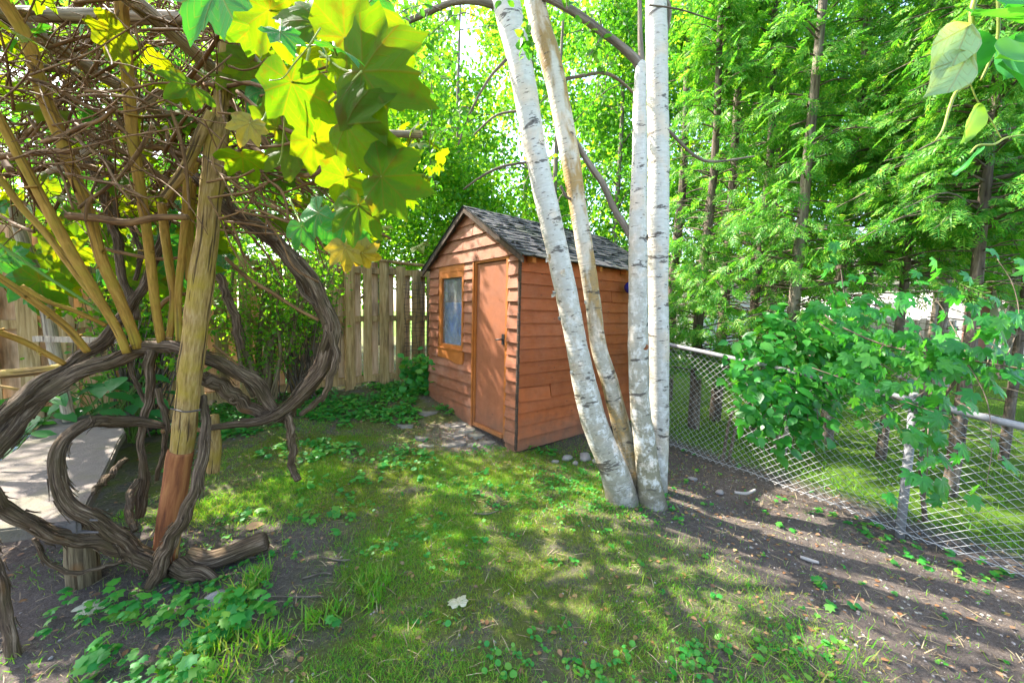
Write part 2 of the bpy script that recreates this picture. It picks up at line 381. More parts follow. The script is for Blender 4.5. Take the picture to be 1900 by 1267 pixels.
M['paint_trim'] = paintwood('paint_trim', (.40, .125, .022), .35, .06)
def oldwood(name, a, b, c, g=.0):
    t = NT(name); v = t.tc(); rn = t.rand()
    gr = t.noise(t.map(v, (14, 14, .9)), 3, 6, .65, .6)
    cc = t.ramp(gr, [(.3, a), (.5, b), (.7, c)])
    cc = t.mix(t.math('MULTIPLY', rn, .55), cc, t.mix(1, cc, (.72, .66, .58), 'MULTIPLY'))
    st = t.ramp(t.noise(t.map(v, (2, 2, .5)), 4, 4), [(.5, 0), (.7, 1)])
    cc = t.mix(t.math('MULTIPLY', st, .75), cc, (.085, .055, .03))
    if g: cc = t.mix(t.math('MULTIPLY', t.ramp(t.noise(v, 3, 3), [(.45, 0), (.65, 1)]), g), cc, (.10, .10, .025))
    t.base(cc, .85, .15); t.bump(gr, .5, .004); return t.m
M['fence_wood'] = oldwood('fence_wood', (.22, .135, .05), (.44, .29, .125), (.62, .45, .24), .25)
M['fence_back'] = oldwood('fence_back', (.40, .26, .15), (.58, .41, .26), (.70, .54, .38), .1)
M['grey_fence'] = oldwood('grey_fence', (.25, .23, .24), (.38, .35, .36), (.5, .46, .46))
def shingle():
    t = NT('shingle'); v = t.tc(); rn = t.rand()
    c = t.mix(rn, (.05, .049, .052), (.072, .07, .073))
    c = t.mix(t.math('MULTIPLY', t.noise(v, 300, 2), .6), c, (.14, .13, .13))
    c = t.mix(t.math('MULTIPLY', t.ramp(t.noise(v, 3, 4), [(.5, 0), (.75, 1)]), .5), c, (.07, .085, .03))
    t.base(c, .9, .2); t.bump(t.noise(v, 240, 3), .6, .004); return t.m
M['shingle'] = shingle()
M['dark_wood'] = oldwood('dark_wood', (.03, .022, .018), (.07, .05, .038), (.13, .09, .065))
M['black_metal'] = NT('black_metal').base((.03, .028, .028), .45).m
def galv(name='galvanised', a=(.20, .20, .20), b_=(.36, .36, .36)):
    t = NT(name); c = t.mix(t.noise(t.pos(), 60, 3), a, b_); c = t.mix(t.math('MULTIPLY', t.ramp(t.noise(t.pos(), 7, 5, .7), [(.56, 0), (.68, 1)]), .6), c, (.16, .09, .05)); t.base(c, .6, .3); t.b.inputs['Metallic'].default_value = .1; return t.m
M['galv'] = galv(); M['galv_dull'] = galv('galvanised_dull', (.13, .13, .135), (.25, .25, .255))
def stone(name, a, b, lich=(.3, .3, .22)):
    t = NT(name); v = t.pos()
    c = t.mix(t.noise(v, 18, 6, .65), a, b); c = t.mix(t.math('MULTIPLY', t.ramp(t.noise(v, 6, 4), [(.5, 0), (.66, 1)]), .5), c, lich)
    c = t.mix(t.math('MULTIPLY', t.ramp(t.noise(v, 130, 3), [(.6, 0), (.7, 1)]), .5), c, (.07, .065, .06))
    t.base(c, .9, .2); t.bump(t.math('ADD', t.noise(v, 120, 5), t.noise(v, 22, 4)), .6, .008); return t.m
M['stone'] = stone('stone', (.13, .11, .095), (.26, .23, .20))
M['slab'] = stone('slab', (.085, .07, .06), (.19, .16, .138), (.12, .11, .06))
M['rock'] = stone('rock', (.14, .12, .11), (.30, .27, .25))
M['white_bit'] = NT('white_bit').base((.27, .24, .21), .85).m
M['blue_glass'] = NT('blue_glass').base((.015, .02, .16), .08, .6).m
M['pale_plastic'] = NT('pale_plastic').base((.42, .47, .55), .5).m
M['wire_dark'] = NT('wire_dark').base((.05, .04, .035), .6).m
def pane():
    t = NT('window_glass'); v = t.pos()
    sp = t.n('ShaderNodeSeparateXYZ', {0: v}).outputs[2]
    t.base((.02, .03, .045), .12, .6)
    tr = t.n('ShaderNodeBsdfTransparent', {'Color': (.85, .9, .95)})
    dirt = t.n('ShaderNodeBsdfDiffuse', {'Color': t.mix(t.noise(v, 9, 5), (.30, .34, .37), (.48, .50, .50))})
    gl = t.n('ShaderNodeBsdfGlossy', {'Color': (.7, .75, .8), 'Roughness': .08})
    a = t.n('ShaderNodeMixShader', {0: t.ramp(t.noise(v, 5, 5, .7), [(.35, .10), (.75, .5)]), 1: tr.outputs[0], 2: dirt.outputs[0]})
    b = t.n('ShaderNodeMixShader', {0: .12, 1: a.outputs[0], 2: gl.outputs[0]})
    t.t.links.new(b.outputs[0], t.o.inputs[0]); return t.m
M['glass'] = pane()
def tarp():
    t = NT('tarp'); v = t.pos()
    t.base(t.ramp(t.noise(t.map(v, (1, 1, .6)), 7, 4, .6, 1.2), [(.3, (.05, .12, .35)), (.5, (.10, .30, .70)), (.68, (.5, .62, .78))]), .35, .5); t.bump(t.noise(v, 9, 3), .8, .03); return t.m
M['tarp'] = tarp()
def siding():
    t = NT('pale_siding'); v = t.pos(); z = t.n('ShaderNodeSeparateXYZ', {0: v}).outputs[2]
    t.base(t.mix(t.noise(v, 2, 3), (.66, .60, .60), (.78, .74, .75)), .7); return t.m
M['siding'] = siding()
M['brick'] = NT('brick_red').base((.34, .17, .14), .85).m
M['house_roof'] = NT('house_roof').base((.10, .085, .08), .9).m
M['house_glass'] = NT('house_glass').base((.05, .06, .08), .1, .6).m

def ground_mat():
    t = NT('soil_and_turf'); v = t.pos()
    n1 = t.noise(v, 2.1, 4, .6); n2 = t.ramp(t.noise(v, 34, 8, .78), [(.3, 0), (.7, 1)]); n3 = t.noise(v, 170, 5, .75)
    soil = t.mix(n2, (.055, .043, .036), (.185, .15, .125)); soil = t.mix(t.math('MULTIPLY', t.ramp(n3, [(.52, 0), (.68, 1)]), .6), soil, (.33, .28, .25)); soil = t.mix(t.math('MULTIPLY', t.ramp(n1, [(.42, 0), (.62, 1)]), .35), soil, (.085, .066, .058))
    moss = t.mix(n2, (.07, .10, .012), (.16, .18, .022))
    sp = t.n('ShaderNodeSeparateXYZ', {0: v}); x, y = sp.outputs[0], sp.outputs[1]
    # turf stays left of a line running from the birch to the camera's right
    e = t.math('SUBTRACT', t.math('ADD', x, t.math('MULTIPLY', y, .25)), 1.75)
    turf = t.n('ShaderNodeMapRange', {0: t.math('ADD', e, t.math('MULTIPLY', t.math('SUBTRACT', n1, .5), 1.6)), 1: -.9, 2: .1, 3: .75, 4: 0}).outputs[0]
    turf = t.math('MULTIPLY', turf, t.ramp(t.noise(v, 5, 5, .65), [(.38, .1), (.58, 1)]))
    ft = t.math('MULTIPLY', t.n('ShaderNodeMapRange', {0: x, 1: -.8, 2: -1.15}).outputs[0], t.n('ShaderNodeMapRange', {0: y, 1: 2.7, 2: 2.2}).outputs[0]); turf = t.math('MULTIPLY', turf, t.math('SUBTRACT', 1.0, ft)); pd = t.n('ShaderNodeVectorMath', {0: v, 1: (-.42, 3.95, .1)}, operation='DISTANCE').outputs['Value']; pm = t.n('ShaderNodeMapRange', {0: t.math('ADD', pd, t.math('MULTIPLY', n1, .3)), 1: .45, 2: .75, 3: 1, 4: 0}).outputs[0]; turf = t.math('MULTIPLY', turf, t.math('SUBTRACT', 1.0, pm)); soil = t.mix(t.math('MULTIPLY', pm, .7), soil, t.mix(n2, (.16, .125, .10), (.34, .28, .23)))
    c = t.mix(turf, soil, moss)
    # the neighbour's lawn
    ln = t.n('ShaderNodeMapRange', {0: t.math('ADD', t.math('MULTIPLY', t.math('SUBTRACT', x, 1.65), .87), t.math('MULTIPLY', t.math('SUBTRACT', y, 3.92), .5)), 1: .25, 2: .6, 3: 0, 4: 1}).outputs[0]
    c = t.mix(ln, c, t.mix(n2, (.05, .10, .015), (.13, .22, .02)))
    t.base(c, .95, .1); t.bump(t.math('ADD', n2, t.math('MULTIPLY', n3, .6)), .9, .02); return t.m
M['ground'] = ground_mat()

# ------------------------------------------------------------------ ground
gx = np.unique(np.concatenate([np.linspace(-250, -8, 14), np.linspace(-8, -4, 20), np.linspace(-4, 4, 170), np.linspace(4, 8, 20), np.linspace(8, 250, 14)]))
gy = np.unique(np.concatenate([np.linspace(-30, 0, 8), np.linspace(0, 7, 170), np.linspace(7, 12, 20), np.linspace(12, 250, 16)]))
X, Y = np.meshgrid(gx, gy); Z = gh(X, Y)
nz = np.sin(X * 31 + 3 * np.sin(Y * 17)) * np.sin(Y * 29 + 2 * np.sin(X * 23)) * .006
Z = Z + nz * np.exp(-(X ** 2 + (Y - 3) ** 2) / 40)
b = MB(); nx, ny = len(gx), len(gy)
ii = (np.arange(ny - 1)[:, None] * nx + np.arange(nx - 1)[None]).ravel()
b.add(np.stack([X, Y, Z], -1).reshape(-1, 3), np.stack([ii, ii + 1, ii + nx + 1, ii + nx], -1), smooth=True)
tag(b.build('ground', M['ground']), kind='structure')

# ------------------------------------------------------------------ shed (local x along the side wall, y along the front wall)
SA = G(957, 838); SYAW = math.atan2(.624, .783)
SW, SL = 1.89, 2.27            # front width, side length
EAVE, RIDGE, FLOOR = 1.96, 2.535, 0.10
shed = tag(empty('garden_shed', (SA[0], SA[1], 0), SYAW), 'small rust-brown painted lap-sided shed with gabled dark shingle roof', 'shed')
def sh(x, y, z):               # shed local -> world
    c, s = math.cos(SYAW), math.sin(SYAW)
    return np.array([SA[0] + x * c - y * s, SA[1] + x * s + y * c, z])

def lap_front(mb, y0, y1, z0, z1, proud=0.0, cut=None):
    """one lap board on the front wall; cut(z)->(ymin,ymax) trims it under the gable"""
    j = lambda a=.003: random.uniform(-a, a)
    tb, bb = .004 + proud, .026 + proud + j(.004)
    dz0, dz1 = j(.004), j(.004)
    a0, a1 = (y0, y1) if cut is None else (max(y0, cut(z0)[0]), min(y1, cut(z0)[1]))
    c0, c1 = (y0, y1) if cut is None else (max(y0, cut(z1)[0]), min(y1, cut(z1)[1]))
    if c1 - c0 < .005: c0 = c1 = (a0 + a1) / 2; c0 -= .004; c1 += .004
    v = [(-bb, a0, z0 + dz0), (-bb, a1, z0 + dz1), (0, a1, z0 + dz1), (0, a0, z0 + dz0),
         (-tb, c0, z1), (-tb, c1, z1), (0, c1, z1), (0, c0, z1)]
    mb.hexa([v[0], v[3], v[2], v[1], v[4], v[7], v[6], v[5]])
def lap_side(mb, x0, x1, z0, z1, proud=0.0, tilt=0.0):
    j = lambda a=.003: random.uniform(-a, a)
    tb, bb = .004 + proud, .026 + proud + j(.004); d0, d1 = j(.005), j(.005) - tilt
    v = [(x0, -bb, z0 + d0), (x1, -bb, z0 + d1), (x1, 0, z0 + d1), (x0, 0, z0 + d0),
         (x0, -tb, z1 + min(d0, 0)), (x1, -tb, z1 - tilt), (x1, 0, z1 - tilt), (x0, 0, z1 + min(d0, 0))]
    mb.hexa(v)
# front wall backing with real openings, then the boards
fr = MB()
for (y0, y1, z0, z1) in ((0, .17, FLOOR, EAVE), (.79, 1.01, FLOOR, EAVE), (1.62, SW, FLOOR, EAVE), (1.01, 1.62, FLOOR, .93), (1.01, 1.62, 1.87, EAVE), (.17, .79, 1.955, EAVE)):
    fr.box((.002, y0, z0), (.045, y1, z1))
gab = lambda z: ((z - EAVE) / (RIDGE - EAVE) * SW / 2 + .0, SW - (z - EAVE) / (RIDGE - EAVE) * SW / 2)
fr.add([(.002, 0, EAVE), (.002, SW, EAVE), (.002, SW / 2, RIDGE), (.04, 0, EAVE), (.04, SW, EAVE), (.04, SW / 2, RIDGE)], [np.array([(0, 2, 1), (3, 4, 5)]), np.array([(0, 3, 5, 2), (1, 2, 5, 4)])])
z = EAVE - .005; hs = [.15, .145, .14, .13, .10]
for k, h in enumerate(hs):
    sp_ = [SW * .42, SW * .55, SW * .5, 0, 0][k]
    zt = min(z + h, RIDGE - .012)
    if k < 3:
        yb = sp_ + random.uniform(-.15, .15)
        lap_front(fr, -.02, yb - .002, z, zt, .001 * k, gab); lap_front(fr, yb + .002, SW + .02, z, zt, .001 * k + .001, gab)
    else: lap_front(fr, -.02, SW + .02, z, zt, 0, gab)
    z += h - .006
def strip(y0, y1, z0, z1, step):
    z = z0
    while z < z1 - .03:
        h = min(step * random.uniform(.92, 1.08), z1 - z)
        lap_front(fr, y0 + random.uniform(-.006, .006), y1 + random.uniform(-.006, .006), z, z + h + .004, random.uniform(0, .006)); z += h
strip(-.022, .165, .075, EAVE - .01, .128)
strip(.815, 1.005, .92, EAVE - .01, .118)
strip(1.635, SW + .01, .80, EAVE - .01, .112)
z = FLOOR + .19
while z < .79:
    lap_front(fr, .805, SW + .02, z, min(z + .138, .80), random.uniform(0, .003)); z += .134
# skirt under the boards
fr.box((-.014, .80, -.02), (.0, SW, FLOOR + .19)); fr.box((-.012, -.012, -.05), (.0, .165, FLOOR + .13))
fr.build('front_wall', M['paint_front'], shed)
# side wall
sd = MB(); sd.box((.046, .002, .014), (SL, .04, EAVE - .02))
z = .012; k = 0
while z < EAVE - .06:
    h = .128 * random.uniform(.95, 1.05); zt = min(z + h + .006, EAVE - .02)
    if k == 4:
        lap_side(sd, .0, .435, z - .008, zt - .012, .008, .024); lap_side(sd, .447, SL, z, zt, .002)
    elif k in (2, 9, 12):
        q = 1.05 + .4 * random.random(); lap_side(sd, 0, q - .002, z, zt); lap_side(sd, q + .002, SL, z, zt, .002)
    else: lap_side(sd, -.012 * random.random(), SL, z, zt, random.uniform(0, .004))
    z += h; k += 1
sd.build('side_wall', M['paint_side'], shed)
bw = MB(); bw.box((.046, SW - .04, FLOOR), (SL, SW, EAVE - .02)); bw.box((SL + .001, 0, FLOOR), (SL + .04, SW, EAVE - .02))
bw.add([(SL + .001, 0, EAVE), (SL + .001, SW, EAVE), (SL + .001, SW / 2, RIDGE), (SL + .04, 0, EAVE), (SL + .04, SW, EAVE), (SL + .04, SW / 2, RIDGE)], [np.array([(0, 1, 2), (3, 5, 4)]), np.array([(0, 2, 5, 3), (1, 4, 5, 2)])])
bw.build('rear_wall', M['paint_side'], shed)
fb = MB(); fb.box((.05, -.004, -.16), (SL, .05, .012)); fb.box((.05, .051, -.16), (SL, SW - .02, FLOOR - .01)); fb.build('foundation_beam', M['dark_wood'], shed)
cs = MB()   # ragged dark strip added to draw the shadowy gap between the two claddings
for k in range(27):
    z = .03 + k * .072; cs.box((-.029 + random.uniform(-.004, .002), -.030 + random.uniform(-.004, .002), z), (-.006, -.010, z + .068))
cs.build('corner_gap', M['dark_wood'], shed)
# door
dr = MB(); dr.box((.004, .205, FLOOR + .03), (.035, .752, 1.915)); door = dr.build('door', M['paint_door'], shed)
hb = MB(); hb.box((-.006, .228, 1.06), (.004, .268, 1.17))
p = catmull([(-.004, .25, 1.115), (-.03, .25, 1.115), (-.045, .255, 1.113), (-.048, .285, 1.11), (-.046, .31, 1.107)], 12); tube(hb, p, .008, 8)
hb.build('handle', M['black_metal'], door)
df = MB(); df.box((-.014, .168, FLOOR - .02), (.036, .203, 1.953)); df.box((-.014, .754, FLOOR - .02), (.036, .792, 1.953)); df.box((-.012, .203, 1.926), (.036, .754, 1.953))
df.box((-.03, .203, FLOOR - .01), (.036, .754, FLOOR + .025)); df.box((-.030, .780, FLOOR), (-.014, .806, 1.94))
df.build('door_frame', M['paint_trim'], shed)
# window
wf = MB(); wf.box((-.020, 1.012, .93), (.03, 1.05, 1.868)); wf.box((-.022, 1.545, .93), (.03, 1.618, 1.868)); wf.box((-.018, 1.05, 1.80), (.03, 1.545, 1.866)); wf.box((-.018, 1.05, .932), (.03, 1.545, .975))
win = wf.build('window', M['paint_trim'], shed)
gl = MB(); gl.box((.006, 1.05, .975), (.011, 1.545, 1.80)); gl.build('pane', M['glass'], win)
sl = MB(); sl.box((-.034, 1.0, .915), (.03, 1.63, .930)); sl.build('sill', M['paint_trim'], win)
ap = MB()   # plain board under the window with a drooping lower edge
n = 12; ys = np.linspace(1.008, 1.628, n)
V = []
for y in ys:
    zb = .775 + .02 * math.sin((y - 1) * 3) - .03 * math.exp(-((y - 1.15) / .15) ** 2)
    V += [(-.024, y, zb), (-.024, y, .912), (.001, y, zb), (.001, y, .912)]
i = np.arange(n - 1)[:, None] * 4
ap.add(V, [np.concatenate([i + np.array([[0, 1, 5, 4]]), i + np.array([[2, 6, 7, 3]]), i + np.array([[1, 3, 7, 5]]), i + np.array([[0, 4, 6, 2]])]), np.array([(0, 2, 3, 1), (4 * n - 4, 4 * n - 3, 4 * n - 1, 4 * n - 2)])]); ap.build('apron_board', M['paint_trim'], win)
hd = MB(); hd.box((-.016, 1.008, 1.87), (.0, 1.63, EAVE - .012)); hd.build('head_board', M['paint_trim'], win)
# blue plastic sheet hung behind the pane
tp = MB(); n = 22; yy, zz = np.meshgrid(np.linspace(1.0, 1.64, n), np.linspace(.92, 1.50, n))
xx = .045 + .012 * np.sin(yy * 21 + zz * 5) + .01 * np.sin(zz * 13 + yy * 7)
ii = (np.arange(n - 1)[:, None] * n + np.arange(n - 1)[None]).ravel()
tp.add(np.stack([xx, yy, zz], -1).reshape(-1, 3), np.stack([ii, ii + 1, ii + n + 1, ii + n], -1), smooth=True); tp.build('plastic_sheet', M['tarp'], win)
# roof
rf = MB(); OV, BK, EX = .07, .12, .12
slope = (RIDGE - EAVE) / (SW / 2); SLEN = math.hypot(SW / 2 + EX, slope * (SW / 2 + EX))
for s in (0, 1):
    def rp(x, d, h):           # d = distance down the slope from the ridge, h = height above the deck
        q = d / math.sqrt(1 + slope ** 2); nrm = np.array([0, slope, 1]) / math.sqrt(1 + slope ** 2)
        y = q; zz = RIDGE + .03 - slope * q
        y += nrm[1] * h; zz += nrm[2] * h
        return (x, SW / 2 - y if s == 0 else SW / 2 + y, zz)
    v = [rp(-OV, .0, 0), rp(SL + BK, .0, 0), rp(SL + BK, SLEN - .02, 0), rp(-OV, SLEN - .02, 0), rp(-OV, .0, .016), rp(SL + BK, .0, .016), rp(SL + BK, SLEN - .02, .016), rp(-OV, SLEN - .02, .016)]
    if s == 0: v = [v[0], v[3], v[2], v[1], v[4], v[7], v[6], v[5]]
    rf.hexa([v[i] for i in (0, 3, 2, 1, 4, 7, 6, 5)])
    d = SLEN + .02; row = 0
    while d > .03:
        x = -OV - .015 - (row % 2) * .08
        sag = .012 * math.sin(row)
        while x < SL + BK:
            w = random.choice((.15, .16, .17, .30)) ; x1 = min(x + w, SL + BK + .012); x0 = max(x, -OV - .018)
            if x1 - x0 > .02:
                dd = d + random.uniform(-.012, .012); e = [.022 + random.uniform(0, .016) + (.012 if random.random() < .2 else 0) for _ in range(3)]
                if random.random() < .93:
                    xm = (x0 + x1) / 2; t0 = max(dd - .20, .0)
                    top = [rp(x0 + .002, t0, .019), rp(xm, t0, .019), rp(x1 - .002, t0, .019)]
                    mid = [rp(x0 + .002, dd - .03, .024), rp(xm, dd - .03, .024), rp(x1 - .002, dd - .03, .024)]
                    bot = [rp(x0 + .002, dd, e[0]), rp(xm, dd + random.uniform(-.006, .006), e[1]), rp(x1 - .002, dd, e[2])]
                    low = [rp(x0 + .002, dd, e[0] - .009), rp(xm, dd, e[1] - .009), rp(x1 - .002, dd, e[2] - .009)]
                    ed = [top[0], mid[0], bot[0], low[0]]
                    rf.add(top + mid + bot + low, np.array([(0, 1, 4, 3), (1, 2, 5, 4), (3, 4, 7, 6), (4, 5, 8, 7), (6, 7, 10, 9), (7, 8, 11, 10)]))
            x += w
        d -= .085 + random.uniform(-.01, .01); row += 1
# ridge caps
x = -OV - .01
while x < SL + BK:
    h = .034 + random.uniform(0, .012)
    v = [(x, SW / 2 - .10, RIDGE + h - .085), (x, SW / 2, RIDGE + h + .012), (x, SW / 2 + .10, RIDGE + h - .085), (x + .2, SW / 2 - .10, RIDGE + h - .095), (x + .2, SW / 2, RIDGE + h), (x + .2, SW / 2 + .10, RIDGE + h - .095)]
    rf.add(v, np.array([(0, 1, 4, 3), (1, 2, 5, 4)])); x += .15
roof = rf.build('roof', M['shingle'], shed)
dg = MB()
for s in (-1, 1):
    a = (SW / 2, RIDGE + .02); bq = (SW / 2 + s * (SW / 2 + EX), RIDGE + .02 - slope * (SW / 2 + EX))
    v = [(-OV - .004, a[0], a[1] - .05), (-OV - .004, bq[0], bq[1] - .05), (-OV - .004, bq[0], bq[1]), (-OV - .004, a[0], a[1]), (-OV + .016, a[0], a[1] - .05), (-OV + .016, bq[0], bq[1] - .05), (-OV + .016, bq[0], bq[1]), (-OV + .016, a[0], a[1])]
    dg.hexa(v if s > 0 else [v[i] for i in (3, 2, 1, 0, 7, 6, 5, 4)])
dg.build('barge_board', M['dark_wood'], roof)
for xr in (.06, .56, 1.06, 1.56, 2.06):
    rt = MB(); y0, y1 = .0, -EX + .01; zt = lambda y: RIDGE + .028 - slope * (SW / 2 - y)
    v = [(xr, y1, zt(y1) - .05), (xr + .045, y1, zt(y1) - .05), (xr + .045, y0 - .03, zt(y0) - .11), (xr, y0 - .03, zt(y0) - .11), (xr, y1, zt(y1)), (xr + .045, y1, zt(y1)), (xr + .045, y0 - .03, zt(y0 - .03)), (xr, y0 - .03, zt(y0 - .03))]
    rt.hexa(v); rt.build('rafter_tail', M['paint_trim'], roof)

# blue ball under the eave
bp = sh(1.58, -.16, 1.72)
orn = tag(empty('hanging_ornament', bp), 'dark blue glass ball hanging under the shed eave beside a birch trunk', 'ornament')
bb = MB()
u = np.linspace(0, 2 * math.pi, 25)[:-1]; w = np.linspace(.02, math.pi - .02, 14)
V = np.stack([np.outer(np.sin(w), np.cos(u)), np.outer(np.sin(w), np.sin(u)), np.outer(np.cos(w), np.ones(24))], -1).reshape(-1, 3) * .075
i = np.arange(13)[:, None] * 24; j = np.arange(24)[None]; jn = (j + 1) % 24
bb.add(V, np.stack([i + j, i + 24 + j, i + 24 + jn, i + jn], -1).reshape(-1, 4), smooth=True); bb.build('glass_ball', M['blue_glass'], orn)
cb = MB(); tube(cb, catmull([(0, 0, .073), (0, .005, .13), (0, .02, .2)], 6), .003, 5); tube(cb, [(0, 0, .07), (0, 0, .09)], .014, 10); cb.build('cord', M['wire_dark'], orn)
tb = MB(); tube(tb, catmull([(0, 0, -.075), (.01, 0, -.12), (-.006, 0, -.17)], 6), [.008, .006, .004, .003, .003, .002], 5); tb.build('tassel', M['paint_trim'], orn)

# ------------------------------------------------------------------ board fence at the back
FA = np.array([-1.30, 6.35]); FD = np.array([-.783, -.624]); FN = np.array([.624, -.783])  # FN points to the camera side
fence = tag(empty('board_fence', (FA[0], FA[1], 0)), 'weathered grey-brown wooden board fence behind the vine and shed', 'fence')
def fp(t, n_, z): q = FD * t + FN * n_; return (q[0], q[1], z)
def fbox(mb, t0, t1, n0, n1, z0a, z0b, z1a, z1b):
    v = [fp(t0, n0, z0a), fp(t1, n0, z0b), fp(t1, n1, z0b), fp(t0, n1, z0a), fp(t0, n0, z1a), fp(t1, n0, z1b), fp(t1, n1, z1b), fp(t0, n1, z1a)]
    mb.hexa([v[i] for i in (0, 3, 2, 1, 4, 7, 6, 5)])
def gz(t): q = FA + FD * t; return float(gh(q[0], q[1]))
front, back = MB(), MB()
t = -1.2
while t < 6.2:
    w = .135 * random.uniform(.9, 1.08); top = 2.08 + .05 * math.sin(t * 2) + random.uniform(-.03, .03) - (.06 if t < .55 else 0); bz = gz(t) + random.uniform(.02, .09)
    lean = random.uniform(-.012, .012)
    fbox(front, t, t + w, .048, .066, bz, bz + random.uniform(-.01, .01), top, top + lean)
    t2 = t + w + random.uniform(-.02, .01); w2 = .15 * random.uniform(.95, 1.05)
    bz = gz(t) + .03
    fbox(back, t2, t2 + w2, -.064, -.046, bz, bz, top - .01, top - .01 + random.uniform(-.02, .02))
    t += w + .115
front.build('board_panel', M['fence_wood'], fence); back.build('board_panel', M['fence_back'], fence)
for zr in (.35, 1.25, 1.96):
    rl = MB(); fbox(rl, -1.2, 6.2, -.044, .046, gz(0) + zr - .17 - .045, gz(5) + zr - .17 - .045, gz(0) + zr - .17 + .04, gz(5) + zr - .17 + .04); rl.build('rail', M['fence_wood'], fence)
cp = MB(); fbox(cp, -1.2, 1.15, -.07, .09, 2.075, 2.115, 2.105, 2.145); cp.build('top_cap', M['fence_wood'], fence)
for tt in (-.35, 1.36, 3.25, 5.1):
    ps = MB(); fbox(ps, tt, tt + .10, .068, .165, gz(tt) - .1, gz(tt) - .1, 2.05, 2.05); ps.build('post', M['fence_wood'], fence)

# welded wire sheet leaning on the fence
wm = MB()
q0 = FA + FD * -.02 + FN * .20
def wp(a, h): q = FA + FD * (.62 - a) + FN * (.20 - .04 * h); return (q[0], q[1], .72 + h * 1.0)
for k in range(15):
    h = .02 + k * .075; a0, a1 = 0, .78
    tube(wm, catmull([np.array(wp(a, h + .045 * a + .02 * math.sin(a * 9 + k * 1.7))) for a in np.linspace(a0, a1, 6)], 14), .0035, 5)
for k in range(9):
    a = .03 + k * .09; tube(wm, catmull([np.array(wp(a + .02 * math.sin(h * 7 + k), h)) for h in np.linspace(0, 1.12, 6)], 12), .0032, 5)
tag(wm.build('wire_sheet', M['wire_dark']), 'dark bent wire mesh sheet propped between board fence and shed', 'wire mesh')

# ------------------------------------------------------------------ chain link fence
C0 = np.array([1.65, 3.92]); CDIR = np.array([.4983, -.867])
chain = tag(empty('chain_link_fence', (C0[0], C0[1], 0)), 'low galvanised chain link fence with tubular top rail on the right', 'fence')
def czb(s): q = C0 + CDIR * s; return float(gh(q[0], q[1])) + .03
def czt(s): return 1.09 - .108 * s + .008 * math.sin(s * 1.7)
def cpnt(s, f, n_=0.0):
    z0, z1 = czb(s), czt(s); q = CDIR * s + np.array([.867, .4983]) * n_ + np.array([.867, .4983]) * .03 * math.sin(s * 2.1) * math.sin(f * 3.1)
    return np.array([q[0], q[1], z0 + f * (z1 - z0)])
wire = MB(); PIT = .062; s0, s1 = -.30, 3.4; NR = 17
k = 0; s = s0
while s < s1:
    pts = []
    for r_ in range(NR * 2 + 1):
        side = (r_ + k) % 2
        ss = s + (PIT * .52 if side else -PIT * .02)
        pts.append(cpnt(ss, r_ / (NR * 2), .003 if side else -.003))
    tube(wire, np.array(pts), .0023, 4, sharp=True); s += PIT * .5; k += 1
wire.build('wire_mesh', M['galv'], chain)
tr = MB(); tube(tr, np.array([cpnt(s, 1.005, -.012) for s in np.linspace(s0, s1, 40)]), .021, 12); tr.build('top_rail', M['galv_dull'], chain)
for s in (-.29, .02 + 1.78, 3.35):
    po = MB(); a = cpnt(s, 0, .035); c = cpnt(s, 1, .035); a[2] -= .15; c[2] += .02; tube(po, np.array([a, c]), .024, 12); po.build('post', M['galv_dull'], chain)
    cpb = MB(); tube(cpb, np.array([c, c + np.array([0, 0, .02]), c + np.array([0, 0, .03])]), [.029, .027, .012], 12); cpb.build('cap', M['galv_dull'], chain)
bt = MB(); tube(bt, np.array([cpnt(s, .02, .004) for s in np.linspace(s0, s1, 40)]), .003, 5); bt.build('tension_wire', M['galv'], chain)

# ------------------------------------------------------------------ neighbours
hs_ = tag(empty('neighbour_house', (15.5, 9, 0)), 'pale sided house with brick column seen through the cedars', 'house')
w = MB(); w.box((0, -5, -.3), (8, 12, 3.3)); w.build('wall', M['siding'], hs_)
r_ = MB(); r_.add([(-.6, -5.5, 3.3), (-.6, 12.5, 3.3), (4, 12.5, 5.6), (4, -5.5, 5.6), (8.6, 12.5, 3.3), (8.6, -5.5, 3.3), (-.6, -5.5, 3.15), (-.6, 12.5, 3.15), (8.6, 12.5, 3.15), (8.6, -5.5, 3.15)], [np.array([(0, 3, 2, 1), (3, 5, 4, 2), (6, 7, 8, 9), (0, 1, 7, 6), (4, 5, 9, 8)])]); r_.build('roof', M['house_roof'], hs_)
for (y, z0, z1, wd) in ((1.5, .9, 2.2, 1.1), (6.0, .9, 2.2, 1.3), (-2.5, 0.9, 2.2, 1.2)):
    q = MB(); q.box((-.06, y, z0), (-.002, y + .08, z1)); q.box((-.06, y + wd - .08, z0), (-.002, y + wd, z1)); q.box((-.05, y + .08, z0), (-.002, y + wd - .08, z0 + .08)); q.box((-.05, y + .08, z1 - .08), (-.002, y + wd - .08, z1)); wi = q.build('window', M['pale_plastic'], hs_)
    g = MB(); g.box((-.02, y + .08, z0 + .08), (-.012, y + wd - .08, z1 - .08)); g.build('pane', M['house_glass'], wi)
for yc in (-1.0, 3.3):
    q = MB(); q.box((-.35, yc, -.2), (-.03, yc + .42, 2.6)); q.box((-.4, yc - .05, 2.6), (-.02, yc + .47, 2.75)); q.build('column', M['brick'], hs_)
st = MB(); st.box((-.04, -5, 2.62), (-.003, 12, 2.86)); st.box((-.03, -5, -.3), (-.004, 12, .28)); st.build('trim_band', M['house_roof'], hs_)
nf = tag(empty('neighbour_fence', (9.6, 8.2, 0)), 'grey upright board fence beyond the lawn in front of pale house', 'fence')
q = MB(); y = 0
while y < 9: q.box((random.uniform(-.006, .006), y, -.05), (.022, y + .135, 1.45 + random.uniform(-.02, .02))); y += .145
